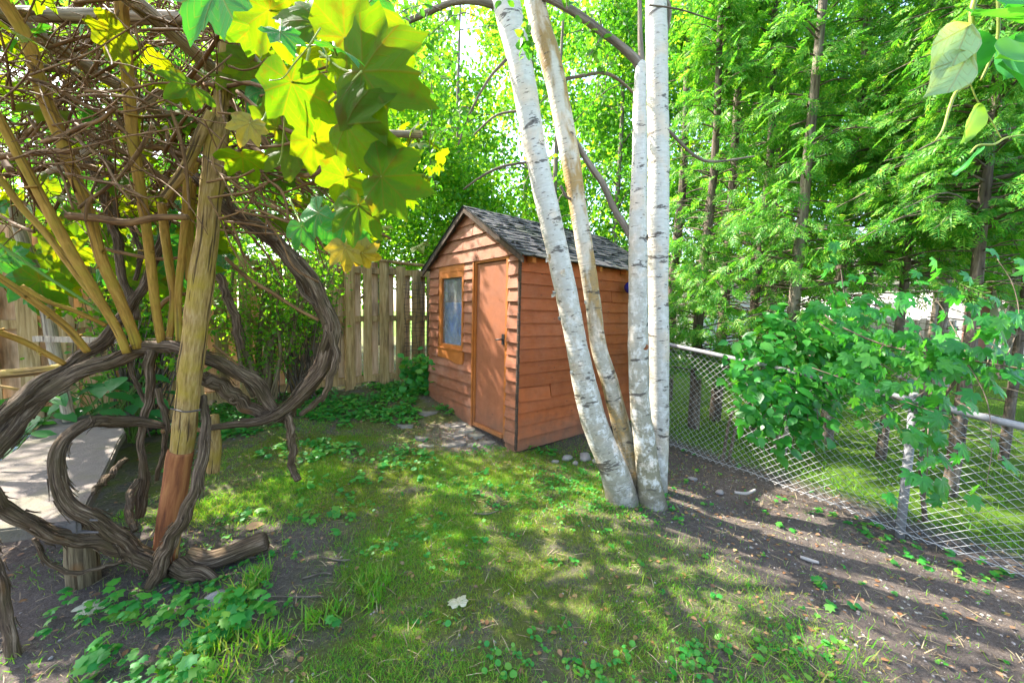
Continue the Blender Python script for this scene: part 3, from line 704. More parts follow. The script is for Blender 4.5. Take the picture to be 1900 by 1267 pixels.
q.build('board_panel', M['grey_fence'], nf)
for zz in (.35, 1.2):
    q = MB(); q.box((.024, 0, zz), (.07, 9, zz + .09)); q.build('rail', M['grey_fence'], nf)
sdh = tag(empty('neighbour_shed', (7.6, 14.5, 0), R(20)), 'small pinkish outbuilding behind the cedar trunks', 'outbuilding')
q = MB(); q.box((-2, -1.5, -.2), (2, 1.5, 2.2)); q.build('wall', M['siding'], sdh)
q = MB(); q.add([(-2.2, -1.7, 2.2), (2.2, -1.7, 2.2), (2.2, 0, 3), (-2.2, 0, 3), (2.2, 1.7, 2.2), (-2.2, 1.7, 2.2)], np.array([(0, 1, 2, 3), (3, 2, 4, 5)])); q.build('roof', M['house_roof'], sdh)

# ------------------------------------------------------------------ birch clump
LOC = {}
def world_thing(name, loc, label, cat, group=None):
    o = tag(empty(name, loc), label, cat, group); LOC[o.name] = np.array(loc, float); return o
def part(mb, name, mat, root):
    return mb_rel(mb, name, mat, root)
def mb_rel(mb, name, mat, root):
    l = LOC[root.name]; mb.V = [v - l for v in mb.V]; return mb.build(name, mat, root)
BD = 2.70
bbase = G(1185, 945)
birch = world_thing('birch_tree', bbase, 'multi-stemmed white birch tree with peeling bark in front of the shed', 'tree')
trunks = {
 1: [(880,-330,2.62,40),(905,-150,2.66,44),(938,0,BD,47),(967,129,BD,43),(995,288,BD,40),(1032,457,BD,41),(1047,527,BD,41),(1066,620,BD,40),(1083,705,BD,45),(1105,790,BD,50),(1140,876,BD-.01,56),(1155,930,BD-.02,66),(1160,962,BD-.03,88)],
 2: [(945,-300,2.9,28),(992,0,2.86,36),(1026,129,2.85,36),(1057,288,2.84,34),(1076,407,2.83,31),(1099,552,2.83,30),(1110,640,2.82,30),(1130,705,2.81,33),(1152,790,2.80,34),(1170,861,2.78,34),(1182,950,2.76,40)],
 3: [(1193,117,2.66,15),(1189,130,2.66,20),(1187,200,2.66,25),(1187,288,2.66,27),(1184,401,2.66,33),(1184,527,2.66,36),(1184,640,2.66,38),(1187,748,2.66,39),(1196,819,2.66,42),(1204,890,2.65,48),(1211,942,2.64,62),(1214,968,2.63,84)],
 4: [(1210,-330,2.88,32),(1217,0,2.88,38),(1220,170,2.88,39),(1222,305,2.88,39),(1221,401,2.88,41),(1221,527,2.88,38),(1223,648,2.88,38),(1223,748,2.88,38),(1222,840,2.87,38),(1219,925,2.84,40),(1216,955,2.82,44)],
}
tobj = {}
for k, pts in trunks.items():
    P, r = pxpath(pts, 110)
    # small swellings at the old branch collars
    b = MB(); tube(b, P, r, 26, knob=.035, seed=40 + k)
    if k == 1:
        # peeling curls of bark on the first stem, then the stubs
        for (px, py, d, sz) in ((1015,478,2.66,15),(1025,545,2.66,12),(1048,505,2.61,14),(1064,545,2.64,10),(947,62,2.66,12),(1012,372,2.66,12),(1088,560,2.80,8),(1062,690,2.66,9),(1040,590,2.62,9)):
            c = D(px, py, d); s = sz / FPX * d
            a = rnd_dirs(1)[0]; n = 7; V = []
            for i in range(n):
                q = i / (n - 1); th = q * 3.4
                V += [c + CR * (math.sin(th) * s * .5) * (1 if px % 2 else -1) + np.array([0, -math.cos(th) * s * .18 - .004, -s * .6 * q]), c + CR * (math.sin(th) * s * .55) * (1 if px % 2 else -1) + np.array([0, -math.cos(th) * s * .18 - .004, s * .45 - s * .5 * q])]
            i = np.arange(n - 1)[:, None] * 2; b.add(V, i + np.array([[0, 2, 3, 1]]), smooth=True, mi=1)
    tobj[k] = part(b, 'trunk', [M['birch%d' % k], M['birch2']], birch)
def rel_child(mb, name, mat, par, root): # sub-part keeps the root's origin
    l = LOC[root.name]; mb.V = [v - l for v in mb.V]; return mb.build(name, mat, par)
b = MB(); P, r = pxpath([(1190,650,2.65,20),(1195,645,2.62,15),(1197,643,2.598,13)], 8); tube(b, P, r, 12, knob=.08); rel_child(b, 'branch_stub', M['rust_log'], tobj[3], birch)
b = MB(); P, r = pxpath([(1192,442,2.66,22),(1194,440,2.625,17),(1195,438,2.612,10)], 8); tube(b, P, r, 12, knob=.1); rel_child(b, 'branch_stub', M['trunk'], tobj[3], birch)
brs = [
 [(930,14,2.7,13),(880,2,2.72,12),(830,8,2.8,11),(760,38,2.9,10),(715,50,3.0,9),(690,60,3.1,7)],
 [(1003,-10,2.8,14),(1040,8,2.75,13),(1080,32,2.72,14),(1120,62,2.7,14),(1150,84,2.68,14),(1178,110,2.67,16),(1190,130,2.67,18)],
 [(1044,148,2.85,6),(1075,142,2.87,6),(1120,136,2.9,6),(1150,150,2.95,5),(1185,182,3.0,4)],
 [(1060,245,2.84,7),(1090,300,2.84,11),(1118,340,2.80,12),(1138,385,2.75,12),(1160,420,2.70,13),(1172,440,2.67,14)],
 [(1191,128,2.66,12),(1188,60,2.65,9),(1187,0,2.64,8),(1185,-80,2.6,7)],
 [(940,110,2.7,6),(905,150,2.75,5),(870,215,2.8,4),(850,270,2.85,3)],
 [(985,300,2.7,5),(930,310,2.75,5),(890,330,2.8,4),(860,352,2.9,3)],
 [(968,205,2.7,5),(920,215,2.8,4),(880,250,2.9,3)],
 [(1238,240,2.88,6),(1290,290,2.95,6),(1330,300,3.0,5),(1400,290,3.1,3)],
 [(1040,345,2.8,5),(1055,368,2.8,5),(1090,370,2.8,4)],
 [(1224,-20,2.88,14),(1240,20,2.9,12),(1235,70,2.9,6)],
 [(1205,10,2.5,3),(1260,18,2.6,3),(1330,40,2.7,2)],
]
for pts in brs:
    b = MB(); P, r = pxpath(pts, 26); tube(b, P, r, 9, knob=.06); part(b, 'branch', M['trunk_light'] if pts[0][3] > 4 else M['twig'], birch)
# crown: drooping sprays
cr, tw = MB(), MB()
def spray(mb, twm, start, direc, L, n, size, droop=.6, tmpl=T_OVATE, rad=.004):
    P = [np.array(start, float)]; d = np.array(direc, float); d /= np.linalg.norm(d)
    st = L / 7
    for i in range(7):
        d = d + np.array([rng.normal() * .12, rng.normal() * .12, -droop * .25]); d /= np.linalg.norm(d); P.append(P[-1] + d * st)
    P = catmull(P, 15)
    if twm is not None: tube(mb, P, np.linspace(rad, rad * .4, 15), 4, mi=1)
    k = rng.integers(2, 15, n); q = P[k] + rng.normal(size=(n, 3)) * .025
    dd = rnd_dirs(n, -.7); nn = rnd_dirs(n, .6)
    scatter(mb, tmpl, q + dd * .01, dd, nn, size * rng.uniform(.6, 1.15, n))
# sprays seen in front of and beside the trunks
for (px, py, d, sx, L, n, sz) in ((925,-20,2.5,.1,.35,13,.07),(965,60,2.45,.1,.24,12,.065),(880,30,2.6,-.2,.8,16,.06),(820,20,2.8,-.1,.9,20,.06),(770,40,2.9,-.2,1.0,22,.06),(735,50,3.0,-.1,1.2,26,.06),(700,55,3.1,-.1,1.1,24,.06),
    (1085,20,2.7,.1,.4,14,.06),(1130,55,2.7,-.1,.5,14,.06),(1110,30,2.7,.3,.55,12,.06),(1040,5,2.9,.1,.5,12,.06),(870,200,2.8,-.2,.5,14,.055),(850,240,2.85,-.1,.5,16,.055),(800,150,3.0,-.1,.9,24,.055),(840,120,3.0,0,.8,20,.055)):
    spray(cr, tw, D(px, py, d), (sx, rng.normal() * .3, -.1), L, n * 2, sz)
# the unseen crown above the picture, widened to streak the ground with shade
for _ in range(520):
    a = rng.uniform(0, 6.28); rr = 3.0 * math.sqrt(rng.uniform(.03, 1)); zc = rng.uniform(4.0, 7.2)
    p = np.array([-.1 + rr * 1.15 * math.cos(a), 3.3 + rr * .9 * math.sin(a), zc])
    if zc - 1.4 < p[1] * .80: continue
    if p[1] < 1.0 or sunny(p)[0] or sunny(p + np.array([0, 0, -.6]))[0] or sunny(p + np.array([.5, 0, -.2]))[0] or sunny(p - np.array([.5, 0, .2]))[0]: continue
    spray(cr, tw, p, (math.cos(a), math.sin(a), .3), 1.0, 46, .068, tmpl=T_SIMPLE)
part(cr, 'crown', [M['leaf_birch'], M['twig']], birch)

# ------------------------------------------------------------------ background trees
def limb_tree(name, base, H, tr, crown_c, crown_r, ncl, nleaf, lsize, lmat, bmat, label, group, nl=9, low=1.0, clr=.36, lean=(0, 0), tmpl=T_SIMPLE, droop=-.3):
    bx, by = base; z0 = float(gh(bx, by))
    t = world_thing(name, (bx, by, z0), label, 'tree', group)
    cx, cy, cz = crown_c; rx, ry, rz = crown_r
    top = np.array([bx + lean[0], by + lean[1], z0 + H])
    P = catmull([(bx, by, z0 - .1), (bx + lean[0] * .25 + rng.normal() * .05, by + lean[1] * .25, z0 + H * .33), (bx + lean[0] * .6 + rng.normal() * .08, by + lean[1] * .6 + rng.normal() * .08, z0 + H * .66), top], 30)
    b = MB(); tube(b, P, np.linspace(tr, tr * .25, 30) * (1 + .5 * np.exp(-np.arange(30) / 1.5)), 12, ridge=.05, knob=.04)
    tips = []
    for i in range(nl):
        k = int(np.clip(30 * (low + (1 - low) * (i / nl)) if low < 1 else 6 + 22 * i / nl, 3, 28)); s = P[k]
        a = i * 2.4 + rng.uniform(-.4, .4); q = rng.uniform(.55, .95)
        e = np.array([cx + rx * q * math.cos(a), cy + ry * q * math.sin(a), max(s[2] + rng.uniform(-.2, .9), cz - rz * .8)])
        mid = (s + e) / 2 + np.array([0, 0, .25]) + rng.normal(size=3) * .08
        Q = catmull([s, mid, e], 12); r0 = tr * .35 * (1 - k / 45); tube(b, Q, np.linspace(r0, .008, 12), 6, knob=.05); tips += list(Q[5::2])
        for _ in range(3):
            s2 = Q[rng.integers(4, 11)]; e2 = s2 + rnd_dirs(1, .1)[0] * rng.uniform(.4, .9); tube(b, catmull([s2, (s2 + e2) / 2 + rng.normal(size=3) * .06, e2], 7), np.linspace(.009, .003, 7), 4); tips.append(e2)
    part(b, 'trunk', bmat, t)
    tips = np.array(tips)
    c = MB(); ce = []
    for _ in range(ncl):
        if rng.random() < .55: p = tips[rng.integers(len(tips))] + rng.normal(size=3) * .22
        else:
            v = rnd_dirs(1)[0]; v *= rng.uniform(.45, 1.0) ** .5; p = np.array([cx + v[0] * rx, cy + v[1] * ry, cz + v[2] * rz])
        ce.append(p)
    ce = np.array(ce); ce = ce[~((lane(ce, (-.25, 4.05, 1.1), .26) | sunny(ce)) & (rng.random(len(ce)) < .75)) & ~(lane(ce, (5.4, 5.2, 0), 2.0) & (rng.random(len(ce)) < .93))]; ncl = len(ce)
    n = ncl * nleaf; ctr = np.repeat(ce, nleaf, axis=0); rad = np.repeat(clr * rng.uniform(.6, 1.3, ncl), nleaf)
    off = rng.normal(size=(n, 3)) * rad[:, None] * np.array([.75, .75, .5])
    pos = ctr + off
    scatter(c, tmpl, pos, rnd_dirs(n, droop), rnd_dirs(n, .9), lsize * rng.uniform(.6, 1.3, n))
    part(c, 'crown', lmat, t); return t

TG = 'trees behind the board fence'
bt_specs = [  # base, height, trunk r, crown centre, crown radii, clusters, leaves each, leaf size, mat
 ((-3.3, 7.6), 6.0, .09, (-3.0, 7.1, 4.3), (2.1, 1.6, 2.2), 380, 60, .095, 'leaf_bg', 'spreading light-leaved tree above the board fence between vine and shed'),
 ((-1.2, 8.2), 8.0, .07, (-1.2, 8.2, 5.0), (1.7, 1.2, 3.4), 470, 60, .098, 'leaf_bg', 'yellow-green leafy tree just behind the left slope of the shed roof'),
 ((.9, 8.0), 8.2, .08, (.8, 8.0, 5.2), (1.8, 1.3, 3.5), 500, 60, .098, 'leaf_bg', 'leafy tree rising behind the shed ridge between the birch stems'),
 ((2.3, 8.8), 8.6, .09, (2.2, 8.8, 5.4), (1.8, 1.3, 3.6), 500, 60, .098, 'leaf_bg2', 'green tree behind the shed just beyond the rightmost birch stem'),
 ((-5.9, 6.2), 5.6, .09, (-5.2, 5.6, 4.0), (2.0, 1.6, 2.0), 125, 60, .088, 'leaf_bg', 'leafy tree behind the left stretch of board fence'),
 ((-8.6, 4.8), 6.0, .1, (-8.6, 5.0, 3.4), (1.8, 1.8, 2.4), 100, 60, .10, 'leaf_bg2', 'dense tree behind the fence at the far left under the vine roof'),
 ((-4.4, 12.5), 11.5, .14, (-4.4, 12.5, 6.6), (2.8, 2.0, 5.0), 420, 60, .17, 'leaf_bg', 'tall pale tree far behind the fence left of the shed gable'),
 ((.4, 13.5), 12.5, .14, (.4, 13.5, 7.0), (2.9, 2.0, 5.6), 420, 60, .17, 'leaf_bg', 'tall tree far behind the shed roof'),
 ((4.8, 13.0), 12.5, .14, (4.8, 13.0, 7.0), (2.8, 2.2, 5.6), 420, 60, .17, 'leaf_bg', 'tall tree far behind the leftmost cedar trunks'),
 ((9.4, 14.5), 10, .15, (9.4, 14.5, 6.5), (2.6, 2.2, 4.2), 420, 60, .17, 'leaf_bg2', 'tall tree far behind the middle cedars'),
 ((13.2, 10.0), 8, .15, (13.2, 10.0, 6.0), (2.6, 2.6, 3.0), 420, 60, .17, 'leaf_bg2', 'broad tree overhanging the pale house'),
 ((-9.5, 10), 9, .15, (-9.5, 10, 5.0), (2.6, 2.4, 4.0), 420, 60, .17, 'leaf_bg2', 'big tree far behind the left end of the board fence'),
  ((3.3, 6.6), 7.6, .045, (3.3, 6.6, 4.2), (1.3, .9, 3.2), 480, 60, .075, 'leaf_bg', 'slender broad-leaved tree mixed in among the first cedars past the birch'),
  ((5.1, 7.2), 8.0, .05, (5.1, 7.2, 4.8), (1.5, 1.0, 3.2), 420, 60, .08, 'leaf_bg', 'slender broad-leaved tree standing behind the middle cedars'),
  ((8.2, 7.4), 8.0, .06, (8.2, 7.4, 6.2), (1.9, 1.3, 2.6), 260, 60, .085, 'leaf_bg2', 'leafy tree between the cedars and the pale house'),
]
for (ba, H, tr, cc, crr, ncl, nlf, ls, lm, lab) in bt_specs:
    limb_tree('broadleaf_tree', ba, H, tr, cc, crr, ncl, nlf, ls, M[lm], M['trunk_light'], lab, TG, clr=.34 if ls < .1 else .55, tmpl=T_OVATE if ls < .1 and False else T_SIMPLE)

# ------------------------------------------------------------------ cedars beyond the chain link fence
CG = 'cedars in a row beyond the chain link fence'
def cedar(px, py0, d, H, w, rad, n, label, lean=0.0, zlow=1.0, size=.30):
    p = D(px, py0, d); bx, by = p[0], p[1]; z0 = float(gh(bx, by))
    t = world_thing('cedar_tree', (bx, by, z0), label, 'tree', CG)
    r0 = w * .5 * d / FPX / math.hypot(1, (px - 950) / FPX)
    P = catmull([(bx, by, z0 - .1), (bx + lean * .3 + rng.normal() * .02, by, z0 + H * .3), (bx + lean * .6 + rng.normal() * .04, by, z0 + H * .6), (bx + lean, by, z0 + H)], 30)
    b = MB(); tube(b, P, np.linspace(r0 * 1.15, r0 * .45, 30), 12, ridge=.07, knob=.04); part(b, 'trunk', M['trunk_light' if px in (1462, 1545, 1740, 1420) else 'trunk'], t)
    br, c = MB(), MB()
    pos, dd, nn, sz = [], [], [], []
    nb = n // 14
    for i in range(nb):
        q = rng.uniform(0, 1) ** 1.25; z = z0 + zlow + q * (H - zlow); k = int(np.clip(z / H * 29, 0, 29)); s = P[k].copy(); s[2] = z
        a = rng.uniform(0, 6.28); L = rad * (1.08 - .62 * q) * rng.uniform(.5, 1.15)
        e = s + np.array([math.cos(a) * L, math.sin(a) * L, -.15 * L - .25 * L * rng.random() + .15]); mid = (s + e) / 2 + np.array([0, 0, .12 * L])
        Q = catmull([s, mid, e], 9); tube(c, Q, np.linspace(.011, .003, 9), 4, mi=1)
        for _ in range(14):
            u = rng.uniform(.25, 1) ; o = Q[int(u * 8)]
            d0 = np.array([math.cos(a + rng.normal() * .7), math.sin(a + rng.normal() * .7), -.35 - .5 * rng.random()])
            pos.append(o + rng.normal(size=3) * .06); dd.append(d0); nn.append(np.array([rng.normal() * .5, rng.normal() * .5, .8])); sz.append(size * .84 * rng.uniform(.6, 1.2))
    # bare dead twigs low on the trunk
    for i in range(34 if px > 1700 else 12):
        z = z0 + rng.uniform(.5, 2.4); s = P[int(z / H * 29)].copy(); s[2] = z; a = rng.uniform(0, 6.28); L = rng.uniform(.3, .8)
        tube(c, catmull([s, s + np.array([math.cos(a), math.sin(a), .1]) * L * .5, s + np.array([math.cos(a + .3), math.sin(a + .3), -.1]) * L], 8), np.linspace(.006, .002, 8), 4, mi=1)
    pos, dd, nn, sz = map(np.array, (pos, dd, nn, sz)); kp_ = ~(lane(pos, (5.4, 5.2, 0), 1.9) & (rng.random(len(pos)) < .86)); pos, dd, nn, sz = pos[kp_], dd[kp_], nn[kp_], sz[kp_]; g = rng.integers(0, 4, len(pos))
    for k in range(4): scatter(c, T_CEDAR[k], pos[g == k], dd[g == k], nn[g == k], sz[g == k])
    part(c, 'crown', [M['cedar'], M['twig']], t); return t
cedar(1297, 640, 4.9, 5.6, 20, .85, 1700, 'thin cedar standing beside the outermost white birch stem', 0, .75, .27)
cedar(1335, 640, 5.4, 6.4, 20, .9, 1500, 'slim cedar second along the row from the birch', 0, .8, .27)
cedar(1405, 650, 5.0, 6.2, 19, .95, 1700, 'cedar with dark lower trunk above the broad-leaved bush', -.15, .9, .27)
cedar(1462, 650, 4.1, 6.6, 24, .85, 1500, 'cedar with pale bare upper trunk standing over the broad-leaved bush', .10, .95, .25)
cedar(1545, 680, 4.5, 6.6, 24, 1.0, 1900, 'cedar whose thick bare trunk shows only high up in the row', .0, 1.15, .26)
cedar(1650, 680, 4.0, 5.6, 20, 1.05, 2100, 'feathery pale-tipped cedar before the pinkish outbuilding', .1, 1.9, .26)
cedar(1775, 800, 3.15, 4.8, 30, 1.05, 2200, 'cedar with a reddish trunk rising close behind the fence post', .05, 2.25, .22)
cedar(1880, 700, 4.0, 5.6, 22, 1.05, 1900, 'cedar in front of the white house wall', 0, 2.5, .25)
cedar(1245, 600, 6.6, 6.6, 20, 1.0, 1300, 'cedar half hidden behind the outermost white birch stem', 0, .6, .34)
cedar(1600, 640, 6.6, 7.0, 20, 1.2, 1300, 'cedar deeper in the row, set back behind its neighbours', 0, 2.3, .36)
cedar(1740, 640, 5.8, 7.0, 20, 1.2, 1100, 'cedar set back in front of the grey neighbour fence', 0, 3.0, .34)
cedar(1420, 640, 6.8, 7.4, 20, 1.2, 1500, 'cedar set back behind the one with the dark lower trunk', 0, .5, .36)

# broad-leaved bush hanging over the chain link fence
bp0 = G(1440, 800)
bush = world_thing('fence_bush', (2.05, 3.55, float(gh(2.05, 3.55))), 'dark green broad-leaved bush spilling over the chain link fence', 'bush')
st, lf = MB(), MB()
pos, dd, nn, sz = [], [], [], []
for (px, py, d, ex, ey, ed, n) in [(1460,720,3.2,1345,690,2.9,42),(1450,700,3.2,1370,740,2.7,46),(1455,720,3.2,1400,800,2.65,44),(1470,730,3.2,1440,820,2.65,42),(1480,720,3.2,1500,800,2.65,42),(1480,690,3.3,1525,740,2.75,42),(1460,680,3.3,1420,640,2.9,44),(1480,670,3.3,1500,640,2.9,44),(1500,660,3.3,1550,690,2.85,40),(1440,640,3.4,1370,655,3.1,36),(1430,690,3.0,1465,770,2.6,40),(1450,690,3.1,1480,700,2.7,40),(1400,700,3.0,1395,760,2.65,34),(1520,640,3.3,1590,650,2.9,34),(1560,620,3.3,1640,650,2.8,34),(1500,650,3.3,1560,640,2.9,40),(1480,640,3.3,1450,600,3.0,36),(1540,650,3.3,1600,700,2.7,36),(1440,690,3.2,1345,720,2.8,34),(1450,700,3.2,1385,790,2.7,40),(1470,740,3.2,1470,830,2.62,36),(1490,700,3.1,1520,800,2.62,36),(1470,640,3.3,1420,585,3.1,36),(1500,630,3.3,1530,575,3.1,34),(1480,660,3.2,1540,720,2.68,36),(1420,660,3.3,1360,640,3.1,30)]:
    A_, B_ = D(px, py, d), D(ex, ey, ed); Q = catmull([A_, (A_ + B_) / 2 + np.array([0, -.03, .06]), B_], 12); tube(st, Q, np.linspace(.007, .002, 12), 5)
    for _ in range(n):
        o = Q[rng.integers(3, 12)]; pos.append(o + rng.normal(size=3) * .055); dd.append(np.array([rng.normal() * .8, rng.normal() * .4 - .55, rng.normal() * .35 - .45])); nn.append(np.array([rng.normal() * .4, -.6 + rng.normal() * .3, .75])); sz.append(rng.uniform(.06, .125))
for p in ((0, 0), (.05, -.04)): tube(st, catmull([(2.05 + p[0], 3.55, -.1), (2.1 + p[0], 3.45 + p[1], .6), D(1465, 700, 3.2)], 14), np.linspace(.016, .008, 14), 7)
scatter(lf, T_OVATE, pos, dd, nn, sz, smooth=True); part(st, 'stems', M['twig'], bush); part(lf, 'foliage', M['shrub'], bush)

# maple creeper with larger lobed leaves draped on the fence further right
creep = world_thing('maple_sapling', (3.0, 2.6, float(gh(3.0, 2.6))), 'lobed-leaf maple sapling whose branches cross the fence by the steel post', 'sapling')
st, lf = MB(), MB(); pos, dd, nn, sz = [], [], [], []
def lob(px, py, d, sz_): pos.append(D(px, py, d)); dd.append(np.array([rng.normal() * .6, -.35 + rng.normal() * .25, -.75 + rng.normal() * .3])); nn.append(np.array([rng.normal() * .35, -.7, .6 + rng.normal() * .2])); sz.append(sz_)
for pts, n, sp, s_ in (([(1500,560,3.0,7),(1560,605,2.8,8),(1640,640,2.6,9),(1720,655,2.4,9),(1800,668,2.2,10),(1930,690,2.0,11)], 60, 26, .105),
    ([(1720,655,2.4,6),(1728,720,2.3,6),(1722,800,2.2,5),(1720,880,2.12,4),(1715,940,2.08,3)], 34, 26, .10),
    ([(1720,650,2.4,5),(1700,610,2.5,5),(1640,575,2.6,4),(1600,560,2.7,3)], 20, 22, .10),
    ([(1790,665,2.2,6),(1830,740,2.1,5),(1840,830,2.0,4),(1830,900,1.95,3)], 16, 34, .10),
    ([(1830,680,2.15,6),(1850,620,2.2,5),(1870,570,2.2,4)], 14, 30, .10),
    ([(1728,720,2.3,5),(1640,770,2.4,4),(1590,800,2.4,3)], 8, 18, .08),
    ([(1640,640,2.6,5),(1600,690,2.6,4),(1570,720,2.55,3)], 22, 26, .10),
    ([(1800,668,2.2,6),(1770,610,2.3,5),(1740,560,2.4,4),(1700,520,2.45,3)], 24, 30, .10), ([(1860,680,2.1,6),(1890,600,2.15,5),(1880,530,2.2,4),(1850,480,2.25,3)], 26, 34, .10), ([(1600,610,2.8,5),(1570,560,2.9,4),(1560,500,3.0,3)], 24, 30, .095),
    ([(1500,680,2.72,5),(1600,715,2.48,5),(1680,745,2.32,5),(1765,775,2.15,4)], 44, 22, .095), ([(1520,600,2.9,5),(1580,640,2.75,5),(1660,690,2.5,4)], 34, 30, .10)):
    P, r = pxpath(pts, 20); tube(st, P, r * .55, 6)
    for i in range(n):
        a, b_, c_, _w = pts[0]; q = rng.uniform(.02, 1) * (len(pts) - 1); k = min(int(q), len(pts) - 2); f_ = q - k
        lob(pts[k][0] + (pts[k+1][0] - pts[k][0]) * f_ + rng.normal() * sp, pts[k][1] + (pts[k+1][1] - pts[k][1]) * f_ + rng.normal() * sp * .8, pts[k][2] + (pts[k+1][2] - pts[k][2]) * f_ + rng.normal() * .06, s_ * rng.uniform(.7, 1.15))
tube(st, catmull([(3.0, 2.6, -.1), (2.85, 2.55, .6), D(1800, 668, 2.2)], 14), np.linspace(.016, .008, 14), 7)
pos, dd, nn, sz = map(np.array, (pos, dd, nn, sz)); g = rng.integers(0, 3, len(pos))
for k in range(3): scatter(lf, T_MAPLE[k], pos[g == k], dd[g == k], nn[g == k], sz[g == k] * .8, smooth=True)
part(st, 'stems', M['twig'], creep); part(lf, 'foliage', M['shrub'], creep)

# leafy plant in the corner of fence and shed, grey rock in it
cp_ = G(775, 715)
corner = world_thing('leafy_plant', cp_, 'lobed-leaf weed clump growing in the corner between fence and shed', 'plant')
st, lf = MB(), MB(); pos, dd, nn, sz = [], [], [], []
for i in range(46):
    px = rng.uniform(742, 830); py = rng.uniform(640, 730); e = D(px, py, rng.uniform(5.0, 5.45)); s = cp_ + np.array([rng.normal() * .12, rng.normal() * .08, 0])
    e[2] = max(e[2], float(gh(e[0], e[1])) + .05)
    Q = catmull([s, (s + e) / 2 + np.array([0, 0, .08]), e], 8); tube(st, Q, np.linspace(.005, .002, 8), 4)
    for _ in range(7): pos.append(Q[rng.integers(3, 8)] + rng.normal(size=3) * .05); dd.append(np.array([rng.normal(), rng.normal() - .4, rng.normal() * .3 - .3])); nn.append(np.array([rng.normal() * .4, -.5, .8])); sz.append(rng.uniform(.05, .095))
scatter(lf, T_LOBELO, pos, dd, nn, sz, smooth=True); part(st, 'stems', M['green_stem'], corner); part(lf, 'foliage', M['weed'], corner)
def rockmesh(name, p, sx, sy, sz_, seed, mat, sub=3):
    import bmesh
    bm = bmesh.new(); bmesh.ops.create_icosphere(bm, subdivisions=sub, radius=1); r_ = np.random.default_rng(seed); ph = r_.uniform(0, 6.28, 12)
    for v in bm.verts:
        c = v.co; k = 1 + .16 * math.sin(2.3 * c.x + ph[0]) * math.sin(2.1 * c.y + ph[1]) + .12 * math.sin(4 * c.z + ph[2] + 2 * c.x) + .05 * math.sin(9 * c.x + ph[3]) * math.sin(8 * c.y + ph[4])
        q = max(abs(c.x), abs(c.y), abs(c.z)); k *= .75 + .25 / q * .8
        v.co = Vector((c.x * k * sx, c.y * k * sy, c.z * k * sz_))
    me = bpy.data.meshes.new(name); bm.to_mesh(me); bm.free(); me.materials.append(mat)
    for f in me.polygons: f.use_smooth = True
    o = bpy.data.objects.new(name, me); COL.objects.link(o); o.location = p; o.rotation_euler = (0, 0, seed * 1.3); return o
p = G(788, 722); tag(rockmesh('boulder', (p[0], p[1], p[2] + .09), .15, .12, .16, 3, M['stone']), 'grey rounded rock half hidden in the weeds by the fence corner', 'rock')

# twiggy shrub against the board fence behind the vine loop
tp_ = G(490, 735)
shr = world_thing('twiggy_shrub', tp_, 'old brown-stemmed shrub with tiny leaves against the board fence', 'shrub')
st, lf = MB(), MB(); pos, dd, nn, sz = [], [], [], []
for pts in ([(490,745,4.4,26),(498,690,4.4,22),(502,640,4.4,20),(530,600,4.35,17),(560,570,4.3,12),(585,520,4.3,7)], [(500,745,4.4,22),(470,690,4.35,18),(440,600,4.3,16),(412,520,4.3,12),(400,440,4.3,8)],
            [(486,740,4.4,14),(480,660,4.45,12),(488,560,4.5,9),(500,470,4.5,6)], [(510,740,4.4,12),(515,680,4.4,9),(540,640,4.35,7),(560,500,4.3,5)], [(470,735,4.3,10),(450,690,4.2,8),(430,560,4.2,6),(440,460,4.2,4)], [(505,735,4.3,9),(520,660,4.3,7),(515,560,4.3,6),(530,430,4.3,3)]):
    P, r = pxpath(pts, 22); tube(st, P, r, 9, ridge=.12)
    for _ in range(110):
        o = P[rng.integers(5, 22)]; e = o + rnd_dirs(1, .4)[0] * rng.uniform(.1, .35)
        if _ < 14: tube(st, catmull([o, (o + e) / 2 + rng.normal(size=3) * .03, e], 6), np.linspace(.004, .0015, 6), 4)
        for _k in range(5): pos.append(o + (e - o) * rng.uniform(.3, 1.1) + rng.normal(size=3) * .04); dd.append(rnd_dirs(1, -.2)[0]); nn.append(rnd_dirs(1, .8)[0]); sz.append(rng.uniform(.03, .06))
scatter(lf, T_SIMPLE, pos, dd, nn, sz); part(st, 'stems', M['stump_wood'], shr); part(lf, 'foliage', M['leaf_bg'], shr)

for (seed_px, reg, d0, n, lab) in (((250, 700), (140, 420, 395, 570), 3.75, 420, 'pale green leafy shrub covering the board fence behind the yellow shoots'), ((560, 690), (430, 640, 400, 520), 4.9, 260, 'bright leafy growth draped over the top of the board fence behind the vine loop')):
    p0 = D(seed_px[0], seed_px[1], d0); p0[2] = float(gh(p0[0], p0[1]))
    ls_ = world_thing('fence_shrub', p0, lab, 'shrub', 'leafy shrubs along the board fence')
    st, lf = MB(), MB(); pos, dd, nn, sz = [], [], [], []
    for i in range(n // 5):
        e = D(rng.uniform(reg[0], reg[1]), rng.uniform(reg[2], reg[3]), d0 + rng.normal() * .12); Q = catmull([p0 + rng.normal(size=3) * np.array([.1, .05, 0]), (p0 + e) / 2 + rng.normal(size=3) * .08, e], 12); tube(st, Q, np.linspace(.008, .002, 12), 5)
        for _ in range(36):
            pos.append(Q[rng.integers(5, 12)] + rng.normal(size=3) * .10); dd.append(rnd_dirs(1, -.3)[0]); nn.append(rnd_dirs(1, .8)[0]); sz.append(rng.uniform(.04, .085))
    scatter(lf, T_SIMPLE, pos, dd, nn, sz); part(st, 'stems', M['twig'], ls_); part(lf, 'foliage', M['leaf_bg'], ls_)

